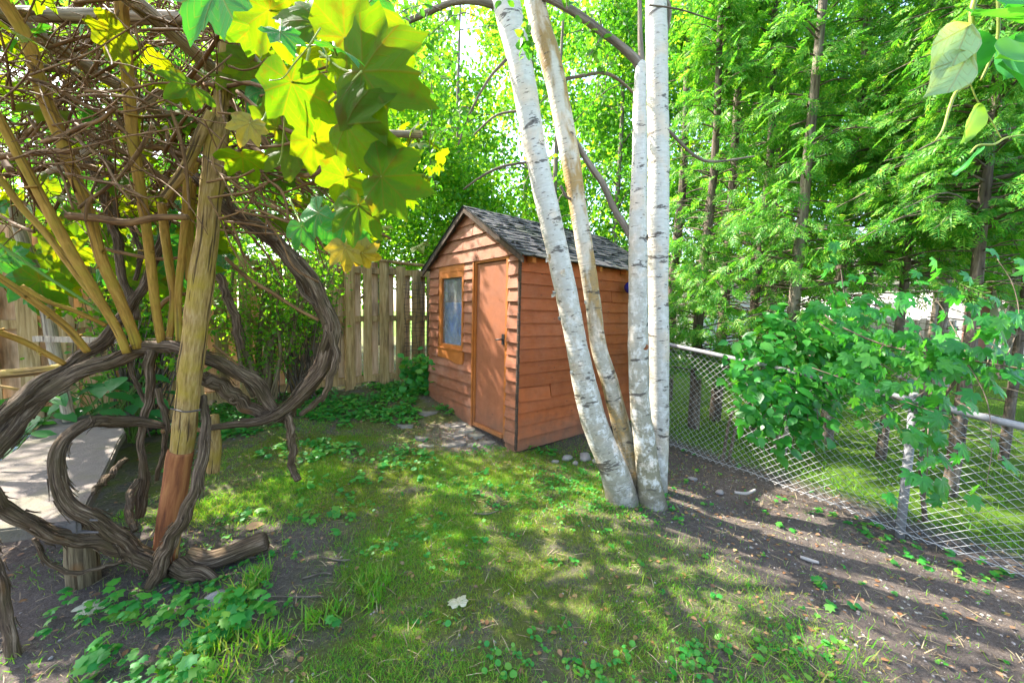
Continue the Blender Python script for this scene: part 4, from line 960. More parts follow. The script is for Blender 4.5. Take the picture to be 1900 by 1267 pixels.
# big-leaved plants at the far left
for (px, py, d, n, rr, lab) in ((30,690,3.0,26,.34,'big-leaved green plant behind the horizontal arbour log at the picture edge'),(110,690,3.15,24,.34,'big-leaved plant between the leaning back post and the picture edge'),(190,735,3.35,26,.36,'broad-leaved clump behind the stone bench beside the back post'),(245,740,3.5,20,.34,'low broad-leaved clump under the vine arch left of the near log post'),(0,800,2.6,12,.25,'small broad-leaved plant beside the pale basket')):
    p = D(px, py, d); p[2] = float(gh(p[0], p[1])); pl = world_thing('broadleaf_plant', p, lab, 'plant', 'broad-leaved plants behind the bench')
    st, lf = MB(), MB(); pos, dd, nn, sz = [], [], [], []
    for i in range(n):
        a = i * 2.4; q = rng.uniform(.3, 1) * rr; e = p + np.array([math.cos(a) * q, math.sin(a) * q, rng.uniform(.3, .78) - q * .4])
        tube(st, catmull([p + rng.normal(size=3) * .02, (p + e) / 2 + np.array([0, 0, .10]), e], 8), np.linspace(.007, .003, 8), 5)
        pos.append(e); dd.append(np.array([math.cos(a), math.sin(a), -.35])); nn.append(np.array([math.cos(a) * .4, math.sin(a) * .4 - .2, 1])); sz.append(rng.uniform(.15, .24))
    scatter(lf, T_OVATE, pos, dd, nn, np.array(sz) * 1.0, smooth=True); part(st, 'stems', M['green_stem'], pl); part(lf, 'foliage', M['hosta'], pl)

# ------------------------------------------------------------------ rustic arbour of logs
ab = G(318, 1080)
arb = world_thing('log_arbor', ab, 'rustic arbour of yellowish bare logs carrying the old grape vine', 'arbor')
AD = 1.9
def logpart(pts, name, mat, par=arb, n=40, sides=16, knob=.06, ridge=.05, root=arb, seed=None):
    P, r = pxpath(pts, n); b = MB(); tube(b, P, r, sides, ridge=ridge, twist=1.5, knob=knob, seed=seed)
    return rel_child(b, name, mat, par, root)
post = logpart([(px_, py_, d_, w_ * .93) for px_, py_, d_, w_ in [(406,222,AD,42),(399,290,AD,45),(390,373,AD,47),(384,450,AD,48),(376,502,AD,52),(369,560,AD,52),(360,637,AD,55),(356,668,AD,60),(350,720,AD,52),(344,790,AD,51),(335,845,AD,49),(322,940,AD,48),(304,1060,AD,50),(300,1100,AD,50)]], 'post', M['log'], seed=5, knob=.09)
logpart([(336,836,AD-.004,54),(333,850,AD-.004,55),(326,900,AD-.004,55),(316,960,AD-.004,54),(305,1040,AD-.004,50),(300,1085,AD-.004,48)], 'rusty_sleeve', M['rust_log'], par=post, knob=.012, ridge=.02)
b = MB(); Pw, rw = pxpath([(317,758,AD-.052,4),(345,764,AD-.072,4),(373,760,AD-.05,4)], 12); tube(b, Pw, np.full(12, .004), 6); rel_child(b, 'wire_tie', M['wire_dark'], post, arb)
logpart([(452,-150,1.98,36),(434,0,1.96,35),(421,102,1.95,34),(412,210,1.94,35),(405,250,1.94,32)], 'post', M['log'], seed=6)
logpart([(392,208,1.84,19),(375,245,1.84,21),(345,310,1.85,22),(305,366,1.86,19)], 'brace', M['log'])
logpart([(320,150,2.25,14),(300,168,2.25,16),(230,222,2.26,17),(142,295,2.28,17),(90,320,2.3,14)], 'brace', M['grey_log'])
logpart([(22,360,3.05,26),(40,440,3.05,27),(78,542,3.05,27),(102,658,3.05,28),(128,775,3.05,28),(142,850,3.05,28)], 'post', M['grey_log'])
logpart([(-60,697,2.2,27),(0,694,2.2,27),(70,688,2.25,26),(150,676,2.3,24)], 'crossbar', M['log'])
logpart([(-40,712,2.3,10),(20,720,2.3,9),(65,730,2.35,8)], 'crossbar', M['log'])
b = MB(); q0, q1 = D(60, 629, 2.85), D(215, 632, 2.85)
for z0_ in (0,): b.hexa([q0 + np.array(v) for v in ((0, 0, -.02), (q1[0] - q0[0], 0, -.02), (q1[0] - q0[0], .03, -.02), (0, .03, -.02), (0, 0, .022), (q1[0] - q0[0], 0, .022), (q1[0] - q0[0], .03, .022), (0, .03, .022))])
rel_child(b, 'crossbar', M['grey_log'], arb, arb)
logpart([(394,770,2.2,26),(398,820,2.2,27),(395,875,2.2,26)], 'stump_log', M['log'])
# roof poles of the arbour, running back above the picture
for (x, y0, y1, z) in ((-1.45, .6, 3.4, 2.75), (-1.7, .5, 3.6, 2.72), (-2.4, .6, 3.6, 2.70)):
    b = MB(); P = catmull([(x, y0, z), (x - .05, (y0 + y1) / 2, z + .04), (x - .1, y1, z - .02)], 20); tube(b, P, np.linspace(.04, .032, 20), 10, knob=.06); rel_child(b, 'roof_pole', M['grey_log'], arb, arb)
for (y, z) in ((.9, 2.80), (1.95, 2.80), (3.1, 2.78)):
    b = MB(); P = catmull([(-3.4, y, z), (-2, y + .05, z + .02), (-.75, y, z)], 20); tube(b, P, np.linspace(.035, .028, 20), 10, knob=.06); rel_child(b, 'roof_pole', M['grey_log'], arb, arb)

# ------------------------------------------------------------------ old grape vine
vb = G(330, 1060)
vine = world_thing('grape_vine', vb, 'old gnarled grape vine with looping shaggy trunks and big leaves on the log arbour', 'vine')
def rope(pts, name, k=3, n=70, mat='vine_bark', spread=.42, tw=7, one=True, ridge=.16):
    """one shaggy trunk: a few strands laid round a common core"""
    P, r = pxpath(pts, n); u_ = np.linspace(0, 1, n) * n / 9.0; q_ = rng.uniform(0, 6.28, 6)
    P = P + (r * .22)[:, None] * np.stack([np.sin(u_ * 2.1 + q_[0]) + .6 * np.sin(u_ * 5.3 + q_[1]), np.sin(u_ * 1.7 + q_[2]), np.sin(u_ * 2.6 + q_[3]) + .6 * np.sin(u_ * 6.1 + q_[4])], -1)
    b = MB(); tube(b, P, r * .80, 22, ridge=ridge, twist=tw, knob=.10)
    T = np.gradient(P, axis=0); T /= np.linalg.norm(T, axis=1)[:, None]; s = np.concatenate([[0], np.cumsum(np.linalg.norm(np.diff(P, axis=0), axis=1))])
    N = np.cross(T, np.array([0.1, 1, .05])); N /= np.linalg.norm(N, axis=1)[:, None] + 1e-9; Bn = np.cross(T, N)
    for i in range(k):
        ph = 6.28 * i / max(k, 1) + rng.uniform(-.5, .5); th = ph + s * tw * .45 + .5 * np.sin(s * 6 + ph)
        Q = P + (N * np.cos(th)[:, None] + Bn * np.sin(th)[:, None]) * (r * spread * (1 + .25 * np.sin(s * 8 + ph)))[:, None]
        tube(b, Q, r * rng.uniform(.40, .58), 12, ridge=.22, twist=tw, knob=.10)
    for i in range(int(s[-1] * 38)):     # loose bark strips
        a = rng.integers(2, n - 8); ph = rng.uniform(0, 6.28); L = rng.integers(4, 8)
        seg = slice(a, min(a + L, n)); w = np.linspace(0, 1, len(P[seg]))
        Q = P[seg] + (N[seg] * math.cos(ph) + Bn[seg] * math.sin(ph)) * (r[seg] * (1.0 + .10 * w + .35 * w ** 3))[:, None]
        if len(Q) > 3: tube(b, Q, np.linspace(.0035, .0012, len(Q)), 4)
    return rel_child(b, name, M[mat], vine, vine)
rope([(-60,880,1.45,66),(0,812,1.6,62),(68,750,1.75,54),(136,700,1.85,50),(204,665,1.95,44),(271,646,2.0,38),(333,646,2.0,34),(385,660,2.02,34),(441,690,2.12,32),(482,728,2.2,30),(509,760,2.25,26)], 'trunk', 4)
rope([(-40,800,1.55,40),(40,740,1.7,42),(102,700,1.82,44),(163,651,1.98,38),(210,610,2.1,30),(244,566,2.2,27),(271,526,2.3,24),(290,470,2.35,20),(315,400,2.4,18)], 'trunk', 3)
rope([(385,700,2.06,36),(430,730,2.16,36),(470,760,2.24,30),(520,772,2.28,26),(545,765,2.28,22)], 'trunk', 3)
rope([(370,330,2.15,26),(400,372,2.15,28),(438,402,2.18,30),(480,425,2.2,34),(520,455,2.2,36),(556,498,2.2,38),(590,545,2.22,38),(609,604,2.25,38),(603,658,2.25,36),(580,710,2.25,32),(540,752,2.24,26),(490,778,2.2,22),(430,790,2.15,18),(390,795,2.1,14)], 'trunk', 4)
rope([(606,600,2.22,14),(622,650,2.22,16),(618,690,2.22,16),(598,735,2.22,14),(560,768,2.22,12)], 'trunk', 2)
rope([(520,470,2.18,12),(545,505,2.17,12),(562,545,2.16,11),(590,570,2.18,12),(604,600,2.2,12)], 'trunk', 2)
rope([(310,790,2.02,16),(255,782,1.95,26),(204,780,1.85,30),(163,784,1.75,34),(130,806,1.68,36),(113,845,1.62,38),(112,890,1.6,40),(130,930,1.62,44),(165,965,1.66,46),(205,988,1.72,46),(245,1012,1.8,48),(290,1045,1.86,50),(320,1080,1.9,50)], 'trunk', 4)
rope([(-60,850,1.35,50),(-25,900,1.4,54),(5,940,1.45,52),(45,970,1.5,48),(100,992,1.58,46),(155,1002,1.66,44),(205,1008,1.74,42),(250,1025,1.82,46),(300,1065,1.88,46)], 'trunk', 4)
rope([(378,735,1.98,16),(381,790,1.88,20),(377,840,1.83,24),(364,900,1.79,28),(345,951,1.77,32),(318,1000,1.77,36),(300,1040,1.79,38),(288,1080,1.82,40)], 'trunk', 4)
rope([(-18,985,1.5,20),(-4,1040,1.45,28),(8,1106,1.42,28),(18,1165,1.4,32),(28,1225,1.38,44),(20,1262,1.36,60)], 'trunk', 3)
rope([(20,1250,1.38,40),(60,1222,1.42,30),(110,1198,1.48,28),(165,1168,1.55,22),(185,1150,1.6,14)], 'trunk', 3)
rope([(60,1000,1.55,14),(100,1052,1.6,16),(150,1062,1.66,14),(200,1048,1.74,12),(240,1040,1.8,10)], 'trunk', 2)
rope([(283,650,2.0,24),(280,700,2.0,22),(276,735,2.0,20),(268,773,1.98,18),(262,830,1.98,17),(268,880,1.98,20),(262,925,1.98,24),(258,960,1.98,20)], 'trunk', 3)
rope([(295,720,2.02,16),(302,760,2.02,15),(310,800,2.02,14),(300,850,2.04,12),(290,890,2.06,10)], 'trunk', 2)
rope([(238,660,2.0,16),(248,700,2.0,12),(265,735,2.0,11),(280,760,2.0,10)], 'trunk', 2)
rope([(235,850,2.1,16),(205,880,2.0,18),(185,900,1.9,18),(172,915,1.8,14)], 'trunk', 2)
rope([(250,985,1.8,18),(240,950,1.85,20),(244,915,1.9,18),(255,890,1.95,14)], 'trunk', 2)
rope([(534,768,2.24,20),(540,800,2.26,20),(543,840,2.28,18),(541,868,2.29,14),(552,892,2.28,14)], 'trunk', 3)
rope([(163,295,2.6,20),(192,356,2.6,22),(214,440,2.55,24),(225,490,2.5,22),(236,540,2.45,18),(255,590,2.35,16)], 'trunk', 3)
rope([(200,290,2.6,14),(220,400,2.55,14),(240,420,2.5,14),(262,470,2.45,12),(250,520,2.4,12)], 'trunk', 2)
rope([(405,510,2.4,22),(425,560,2.4,20),(440,605,2.4,18),(446,650,2.4,16)], 'trunk', 2)
rope([(415,360,2.0,14),(440,392,2.05,18),(480,418,2.1,20),(515,450,2.15,18)], 'trunk', 2)
def cane(pts, mat, name='cane', knob=.05, n=40, sides=10):
    P, r = pxpath(pts, n); r = r * (1.25 if mat == 'shoot' else 1.0); b = MB(); tube(b, P, r, sides, knob=knob, ridge=.04)
    i = rng.integers(4, n - 4, 4)
    for k in i: tube(b, np.array([P[k], P[k] + rnd_dirs(1)[0] * r[k] * 1.6, P[k] + rnd_dirs(1)[0] * r[k] * 2.0]), [r[k] * .45, r[k] * .3, r[k] * .15], 6)
    rel_child(b, name, M[mat], vine, vine)
for pts in ([(-8,-60,1.62,28),(7,0,1.64,27),(51,75,1.68,27),(78,170,1.72,26),(112,254,1.76,24),(136,322,1.8,23),(163,390,1.84,22),(190,485,1.88,21),(217,546,1.92,20),(244,610,1.96,19),(256,646,1.98,19)],
    [(-40,170,1.6,20),(0,224,1.64,20),(34,288,1.68,20),(68,350,1.72,20),(102,414,1.76,21),(136,475,1.8,20),(163,519,1.84,18),(190,566,1.88,17),(217,610,1.92,16),(236,655,1.94,15)],
    [(222,-60,1.85,22),(225,0,1.85,22),(234,102,1.86,21),(241,204,1.88,20),(251,288,1.9,19),(264,373,1.92,18),(274,440,1.94,17),(282,510,1.96,16),(290,580,1.98,15),(300,638,2.0,15)],
    [(348,330,2.1,13),(345,400,2.1,13),(338,468,2.08,12),(330,560,2.06,12),(333,635,2.02,12)],
    [(300,380,2.12,14),(306,434,2.1,15),(315,500,2.08,14),(322,553,2.06,13),(314,634,2.02,12)],
    [(-40,490,1.6,18),(0,515,1.65,17),(68,563,1.75,17),(126,610,1.85,16),(162,652,1.92,14)],
    [(-40,600,1.6,15),(0,617,1.66,15),(51,637,1.75,14),(119,675,1.85,12)],
    [(40,530,1.9,9),(90,560,1.95,10),(136,576,2.0,10),(197,604,2.08,9)],
    [(0,330,2.0,14),(40,385,2.0,15),(90,440,2.0,14),(150,520,2.0,12),(205,590,2.0,11)],
    [(360,300,2.2,16),(352,380,2.2,17),(350,450,2.15,15),(352,520,2.1,13)]):
    cane(pts, 'shoot', 'upright_shoot')
cane([(-30,435,1.75,7),(0,454,1.78,8),(85,512,1.88,8),(153,556,1.95,7),(190,582,2.0,6)], 'green_stem', 'green_shoot')
for pts in ([(418,478,1.98,8),(455,512,2.05,8),(509,546,2.1,8),(555,575,2.15,7),(592,594,2.2,7)], [(395,640,1.98,6),(415,655,2.0,6),(440,676,2.05,4)],
    [(284,232,1.72,9),(262,275,1.72,10),(225,325,1.72,9),(190,355,1.72,8),(165,374,1.72,9),(158,412,1.72,6)], [(318,205,1.78,7),(335,260,1.78,8),(345,310,1.78,7),(352,390,1.78,5)],
    [(290,580,2.1,9),(305,560,2.1,10),(322,550,2.1,10),(345,545,2.1,8)], [(170,455,2.3,10),(230,470,2.3,9),(290,480,2.3,10),(345,478,2.3,8)], [(300,800,2.0,12),(345,795,2.1,12),(385,800,2.1,9)],
    [(440,170,1.6,8),(520,235,1.55,9),(575,260,1.5,9),(600,300,1.5,10),(585,325,1.5,9),(540,320,1.55,10),(490,290,1.6,12),(440,240,1.7,12)],
    [(480,60,1.4,6),(540,95,1.2,6),(600,150,1.0,6),(650,200,.95,5),(690,225,.95,4)], [(430,190,1.9,12),(480,250,1.85,11),(540,325,1.8,9),(600,340,1.75,6),(700,295,1.7,4),(730,285,1.7,3)]):
    cane(pts, 'cane')
# the thicket of old canes under the arbour roof
tg = MB()
for i in range(560):
    d = rng.uniform(2.0, 3.4) if i % 7 else rng.uniform(1.6, 1.9); px = rng.uniform(-160, 440); py = rng.uniform(-60, 330) if i % 5 else rng.uniform(250, 420)
    if px > 400 and rng.random() < .4: px -= 120
    if d < 1.95 and px > 250: px -= 260
    a = rng.normal() * .75 + (.45 if rng.random() < .5 else -.55); L = rng.uniform(90, 330)
    x, y = px, py; pts = []; dd_ = d; ds = rng.normal() * .12
    w = (rng.choice([4, 6, 10, 20], p=[.42, .32, .18, .08])) * rng.uniform(.7, 1.2) * 1.9 / d
    for k in range(5):
        pts.append((x, y, max(dd_, 1.4), w * (1 - .1 * k))); a += rng.normal() * .22; x += math.cos(a) * L / 4; y += math.sin(a) * L / 4; dd_ += ds
        if y > 440: break
    if len(pts) < 3: continue
    P, r = pxpath(pts, 14); tube(tg, P, r, 6, knob=.08)
    if rng.random() < .6:
        for _ in range(4):
            k = rng.integers(2, 13); e = P[k] + rnd_dirs(1)[0] * rng.uniform(.05, .25); tube(tg, catmull([P[k], (P[k] + e) / 2 + rng.normal(size=3) * .02, e], 5), np.linspace(.0035, .0015, 5), 4)
for i in range(120):   # canes reaching out to the right under the leaves
    x = rng.uniform(380, 560); y = rng.uniform(120, 420); d = rng.uniform(1.5, 2.5); a = rng.normal() * .5 + .4; L = rng.uniform(70, 190); pts = []
    for k in range(4): pts.append((x, y, d, rng.uniform(2.5, 6) * 1.8 / d)); a += rng.normal() * .3; x += math.cos(a) * L / 3; y += math.sin(a) * L / 3
    P, r = pxpath(pts, 10); tube(tg, P, r, 5)
o = rel_child(tg, 'old_canes', M['cane'], vine, vine); o['kind'] = 'stuff'
# leaves
lfs = {k: MB() for k in ('grape', 'grape_dark', 'grape_yellow')}; pet = lfs['grape']
def gleaf(b0, tip, d, size_px, kind='grape', face=(0, -1, .25), t=None, roll=0.0, dd=0.0):
    if kind != 'grape_dark': face = (.25 + rng.normal() * .2, -.85, -.30 + rng.normal() * .2)   # undersides, lit through from behind
    A_ = D(b0[0], b0[1], d); B_ = D(tip[0], tip[1], d + dd); n_ = np.array(face, float) + CR * roll
    k = rng.integers(0, 4) if t is None else t
    scatter(lfs[kind], T_GRAPE[k], [A_], [B_ - A_], [n_], np.array([size_px / FPX * d]), smooth=True)
    e = A_ - (B_ - A_) * rng.uniform(.5, .8) + np.array([rng.normal() * .02, .04, .03]); tube(lfs[kind], catmull([A_, (A_ + e) / 2 + np.array([0, .01, -.01]), e], 8), np.linspace(.002, .0028, 8), 6, mi=1)
H = [((672,133),(800,185),.80,150,'grape',(0,-.8,.6),0), ((640,70),(740,20),.85,120,'grape',(.1,-.8,.5),1), ((541,153),(556,232),.85,100,'grape',(0,-1,.15),2), ((642,232),(732,272),.82,120,'grape',(0,-.85,.4),3),
 ((708,328),(788,352),.82,100,'grape',(0,-.8,.5),0), ((463,229),(444,258),1.0,46,'grape_yellow',(0,-1,.1),1), ((592,45),(560,-40),.9,110,'grape',(0,-.8,.5),2), ((665,381),(640,470),.9,80,'grape',(.2,-.9,.2),3), ((640,330),(600,420),1.0,70,'grape',(-.2,-.9,.3),1),
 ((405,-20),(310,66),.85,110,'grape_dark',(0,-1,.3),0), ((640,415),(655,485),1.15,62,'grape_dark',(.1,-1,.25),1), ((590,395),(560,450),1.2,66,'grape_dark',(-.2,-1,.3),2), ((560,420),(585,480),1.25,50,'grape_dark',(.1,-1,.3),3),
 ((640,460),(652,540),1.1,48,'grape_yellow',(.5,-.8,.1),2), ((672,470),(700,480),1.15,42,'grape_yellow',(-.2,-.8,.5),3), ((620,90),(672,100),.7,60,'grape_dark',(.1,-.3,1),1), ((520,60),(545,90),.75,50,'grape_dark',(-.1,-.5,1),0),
 ((500,20),(470,90),1.0,90,'grape',(-.1,-.9,.3),3), ((580,260),(610,300),1.1,70,'grape',(0,-.9,.4),2), ((730,90),(760,120),.95,80,'grape',(.2,-.8,.5),3)]
for b0, tip, d, s_, k, fc, t_ in H: gleaf(b0, tip, d, s_ * .95, k, fc, t_, dd=rng.normal() * .05)
for i in range(26):
    px = rng.uniform(430, 700); py = rng.uniform(-60, 400)
    if px > 690 - max(0, py - 300) * .4 or (py > 280 and rng.random() < .7): continue
    d = rng.uniform(1.0, 2.0); a = rng.normal() * .9 + 1.4
    if lane(D(px, py, d), D(640, 180, .82), .30)[0] and rng.random() < .85: continue
    gleaf((px, py), (px + 50 * math.cos(a), py + 50 * math.sin(a)), d, rng.uniform(70, 120) / d, 'grape' if rng.random() < .8 else 'grape_dark', (rng.normal() * .4, -.8, .5 + rng.normal() * .2), dd=rng.normal() * .08)
for i in range(520):   # roof of leaves above the canes
    x = rng.uniform(-4.2, -.75); y = rng.uniform(.9, 4.2); z = rng.uniform(2.45, 3.2); k = rng.integers(0, 4)
    if rng.random() < .25: z = rng.uniform(1.9, 2.5)
    if sunny([x, y, z])[0] or sunny([x - .1, y, z])[0] or sunny([x + .1, y, z])[0]: continue
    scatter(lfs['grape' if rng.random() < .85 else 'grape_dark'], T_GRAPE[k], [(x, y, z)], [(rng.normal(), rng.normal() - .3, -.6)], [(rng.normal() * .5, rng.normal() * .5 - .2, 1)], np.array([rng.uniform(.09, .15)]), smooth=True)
for i in range(70):    # leaves at the back edge of the arbour, low and behind
    px = rng.uniform(-20, 420); py = rng.uniform(330, 560); d = rng.uniform(2.6, 3.6); a = rng.normal() * .9 + 1.4; gleaf((px, py), (px + 30 * math.cos(a), py + 30 * math.sin(a)), d, rng.uniform(110, 190) / d * .8, 'grape' if rng.random() < .7 else 'grape_dark', (rng.normal() * .4, -.8, .5))
for pts in ([(595,52,.80,3),(570,90,.8,3),(545,120,.82,3),(525,145,.82,2.5),(500,150,.83,2)], [(500,70,.9,3),(540,85,.85,3),(590,85,.8,2.5),(606,100,.8,2.5),(606,130,.82,2)], [(530,140,.9,2),(528,220,1.0,3),(522,290,1.1,3),(515,305,1.1,2)],[(672,133,.8,5),(640,165,.83,5),(605,195,.9,5)]):
    P, r = pxpath(pts, 24); tube(pet, P, r, 6, mi=1)
for k, nm in (('grape', 'leaves'), ('grape_dark', 'shade_toned_leaves'), ('grape_yellow', 'yellowing_leaves')): rel_child(lfs[k], nm, [M[k], M['petiole']], vine, vine)

# hanging vine shoot close to the camera at top right
hv0 = D(1850, -40, .62)
hv = world_thing('hanging_vine', hv0, 'pale green vine shoot with drooping leaves hanging in the top right corner', 'vine')
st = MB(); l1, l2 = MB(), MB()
for pts in ([(1850,-60,.62,12),(1808,0,.62,15),(1803,60,.62,15),(1806,120,.62,15),(1800,155,.62,12),(1775,170,.62,10),(1762,200,.62,9),(1750,240,.62,7),(1735,262,.62,5)], [(1850,-50,.64,10),(1852,60,.64,10),(1838,110,.64,9),(1820,150,.64,7)],
    [(1925,248,.62,5),(1870,255,.62,6),(1845,268,.62,8),(1815,270,.62,7),(1800,285,.62,5)], [(1800,155,.63,4),(1815,190,.63,4),(1840,225,.63,3),(1858,258,.63,3)]):
    P, r = pxpath(pts, 30); tube(st, P, r * .8, 10, knob=.05)
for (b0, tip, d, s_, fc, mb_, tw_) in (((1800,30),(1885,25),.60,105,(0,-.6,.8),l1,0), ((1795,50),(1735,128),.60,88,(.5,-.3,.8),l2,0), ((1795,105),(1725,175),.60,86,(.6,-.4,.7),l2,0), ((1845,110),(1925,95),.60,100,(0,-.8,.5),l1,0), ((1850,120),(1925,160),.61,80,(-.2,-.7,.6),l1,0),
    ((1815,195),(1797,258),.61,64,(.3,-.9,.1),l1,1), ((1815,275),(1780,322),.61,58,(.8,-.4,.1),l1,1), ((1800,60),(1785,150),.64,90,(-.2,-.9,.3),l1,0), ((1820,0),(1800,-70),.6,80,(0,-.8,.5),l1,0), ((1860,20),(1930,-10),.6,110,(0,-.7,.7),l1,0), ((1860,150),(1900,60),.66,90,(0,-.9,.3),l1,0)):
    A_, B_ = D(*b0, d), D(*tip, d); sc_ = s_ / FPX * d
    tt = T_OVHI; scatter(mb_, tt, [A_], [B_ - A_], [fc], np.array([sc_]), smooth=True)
part(st, 'stem', M['petiole'], hv); part(l1, 'leaves', M['weed'], hv); part(l2, 'sun_toned_leaves', M['pale_green'], hv)

# ------------------------------------------------------------------ stone bench
BZ = .42
cr_ = [PL(250, 761, BZ), PL(119, 773, BZ), PL(82, 780, BZ), PL(30, 832, BZ), PL(-70, 905, BZ), PL(-40, 985, BZ), PL(140, 966, BZ), PL(150, 960, BZ), PL(232, 800, BZ), PL(225, 782, BZ)]
bc = np.mean(cr_, axis=0); bz0 = float(gh(bc[0], bc[1]))
bench = world_thing('stone_bench', (bc[0], bc[1], bz0), 'pale stone slab bench dappled by sun under the grape vine', 'bench')
import bmesh
def slab_mesh(name, poly, th, mat, par=None, root=None, jag=.006, seg=5, loc=None):
    r_ = random.Random(name + str(len(poly))); pts = []
    for i in range(len(poly)):
        a, b_ = np.array(poly[i]), np.array(poly[(i + 1) % len(poly)])
        for k in range(seg): p = a + (b_ - a) * k / seg; pts.append(p + np.array([r_.uniform(-jag, jag), r_.uniform(-jag, jag), 0]))
    bm = bmesh.new(); o3 = np.array(loc) if loc is not None else (LOC[root.name] if root is not None else np.zeros(3))
    vs = [bm.verts.new(Vector(p - o3)) for p in pts]; f = bm.faces.new(vs)
    bm.normal_update()
    if f.normal.z < 0: f.normal_flip()
    ex = bmesh.ops.extrude_face_region(bm, geom=[f])
    for v in [g for g in ex['geom'] if isinstance(g, bmesh.types.BMVert)]: v.co.z -= th
    bmesh.ops.recalc_face_normals(bm, faces=bm.faces)
    te = [e for e in bm.edges if abs(e.verts[0].co.z - e.verts[1].co.z) < th * .3]
    bmesh.ops.bevel(bm, geom=te, offset=min(.008, th * .25), segments=2, affect='EDGES')
    me = bpy.data.meshes.new(name); bm.to_mesh(me); bm.free(); me.materials.append(mat)
    o = bpy.data.objects.new(name, me); COL.objects.link(o)
    if par is not None: o.parent = par
    if loc is not None: o.location = loc
    return o
slab_mesh('seat', cr_, .065, M['slab'], bench, bench, .007, 6)
b = MB()
for (px, py) in ((150, 1000), (190, 830)):
    p = PL(px, py, BZ - .2); p[2] = 0
    P = np.array([(p[0], p[1], -.06 + float(gh(p[0], p[1]))), (p[0], p[1], .12), (p[0], p[1], .25), (p[0], p[1], BZ - .067)])
    b = MB(); tube(b, P, [.062, .058, .056, .058], 14, ridge=.08, knob=.08); rel_child(b, 'leg', M['stump_wood'], bench, bench)

# pale slatted basket behind the bench
kp = D(22, 745, 2.75); kz = float(gh(kp[0], kp[1]))
kb = world_thing('slatted_basket', (kp[0], kp[1], kz), 'pale blue-grey slatted basket standing behind the bench at the picture edge', 'basket')
b = MB()
for i in range(30):
    a = i / 30 * 6.283; x, y = .17 * math.cos(a), .17 * math.sin(a)
    tube(b, np.array([(kp[0] + x * .85, kp[1] + y * .85, kz), (kp[0] + x, kp[1] + y, kz + .30)]), .010, 5)
rel_child(b, 'slats', M['pale_plastic'], kb, kb)
b = MB(); an = np.linspace(0, 6.283, 40)
for zz, rr, nm in ((.02, .147, 'base_ring'), (.30, .172, 'rim')):
    b = MB(); tube(b, np.stack([kp[0] + rr * np.cos(an), kp[1] + rr * np.sin(an), np.full(40, kz + zz)], -1), .016, 8); rel_child(b, nm, M['pale_plastic'], kb, kb)

# ------------------------------------------------------------------ loose things on the ground
P, r = pxpath([(350,1030,1.93,36),(385,1040,1.93,46),(420,1032,1.96,42),(455,1018,2.0,40),(494,1002,2.04,38)], 40); b = MB(); tube(b, P, r, 18, ridge=.14, twist=3, knob=.08)
tag(b.build('fallen_log', M['vine_bark'], None, P[20]), 'short dark rotten log lying right of the arbour post base', 'log')
P, r = pxpath([(402,1078,1.84,22),(378,1062,1.85,34),(352,1062,1.86,44),(330,1048,1.88,50)], 24); b = MB(); tube(b, P, r, 16, ridge=.2, twist=3, knob=.1)
tag(b.build('root_stump', M['vine_bark'], None, P[12]), 'knobby dark stump at the foot of the arbour post', 'stump')
fl = 'flagstones in front of the shed door'
for i, (px, py, w, h, lab) in enumerate([(795,763,20,9,'flagstone farthest from the door, alone in the ground cover near the weeds'),(845,787,24,9,'small flagstone left of the door sill'),(868,796,20,8,'flagstone touching the shed below the door frame'),(846,806,22,8,'middle flagstone of the path before the door'),(884,806,22,9,'flagstone right below the door'),(838,823,34,8,'largest pale flagstone at the front of the path'),(782,812,15,8,'grey flagstone at the left end of the path'),(792,826,18,6,'small front flagstone left of the largest one'),(752,788,18,8,'dim flagstone among weeds left of the path'),(905,820,20,8,'flagstone by the corner board of the shed'),(880,826,16,7,'little flagstone between the largest one and the shed corner')]):
    c = G(px, py); poly = []
    for k in range(7):
        a = k / 7 * 6.283 + random.uniform(-.2, .2); q = random.uniform(.8, 1.1)
        g_ = G(px + math.cos(a) * w * q, py - math.sin(a) * h * q); poly.append((g_[0], g_[1], 0))
    zz = float(np.mean([gh(p_[0], p_[1]) for p_ in poly])) + .004; poly = [(p_[0], p_[1], zz) for p_ in poly]
    tag(slab_mesh('flagstone', poly, .04, M['stone'], loc=(c[0], c[1], zz), jag=.005, seg=3), lab, 'flagstone', fl)
for i, (px, py, s_, lab) in enumerate([(1052,853,.045,'pale rock against the shed base left of the birch'),(1085,852,.06,'whitish rock just left of the birch trunks'),(1030,858,.03,'small grey rock in the shade of the shed corner'),(1068,862,.03,'small pale stone below the whitish rock'),(1108,858,.04,'flat rock touching the leftmost birch trunk'),(1335,915,.028,'pale pebble near the chain fence foot'),(1285,890,.03,'white stone in the soil right of the birch'),(408,1118,.05,'flat grey stone among weeds right of the post base')]):
    p = G(px, py); tag(rockmesh('rock', (p[0], p[1], p[2] + s_ * .3), s_ * 1.3, s_, s_ * .7, 10 + i, M['rock'], 2), lab, 'rock', 'loose rocks')
P, r = pxpath([(1363,913,2.72,6),(1385,915,2.70,7),(1402,908,2.70,5)], 10); b = MB(); tube(b, P, r, 8, knob=.1); tag(b.build('pale_stick', M['white_bit'], None, P[5]), 'pale barkless stick lying by the chain fence', 'stick')
P, r = pxpath([(1484,1040,2.12,8),(1500,1046,2.10,9),(1518,1052,2.08,7)], 10); P[:, 2] = gh(P[:, 0], P[:, 1]) + .012; b = MB(); tube(b, P, r, 8, knob=.1); tag(b.build('pale_stick', M['white_bit'], None, P[5]), 'short whitish stick on the bare soil in a sun streak', 'stick')
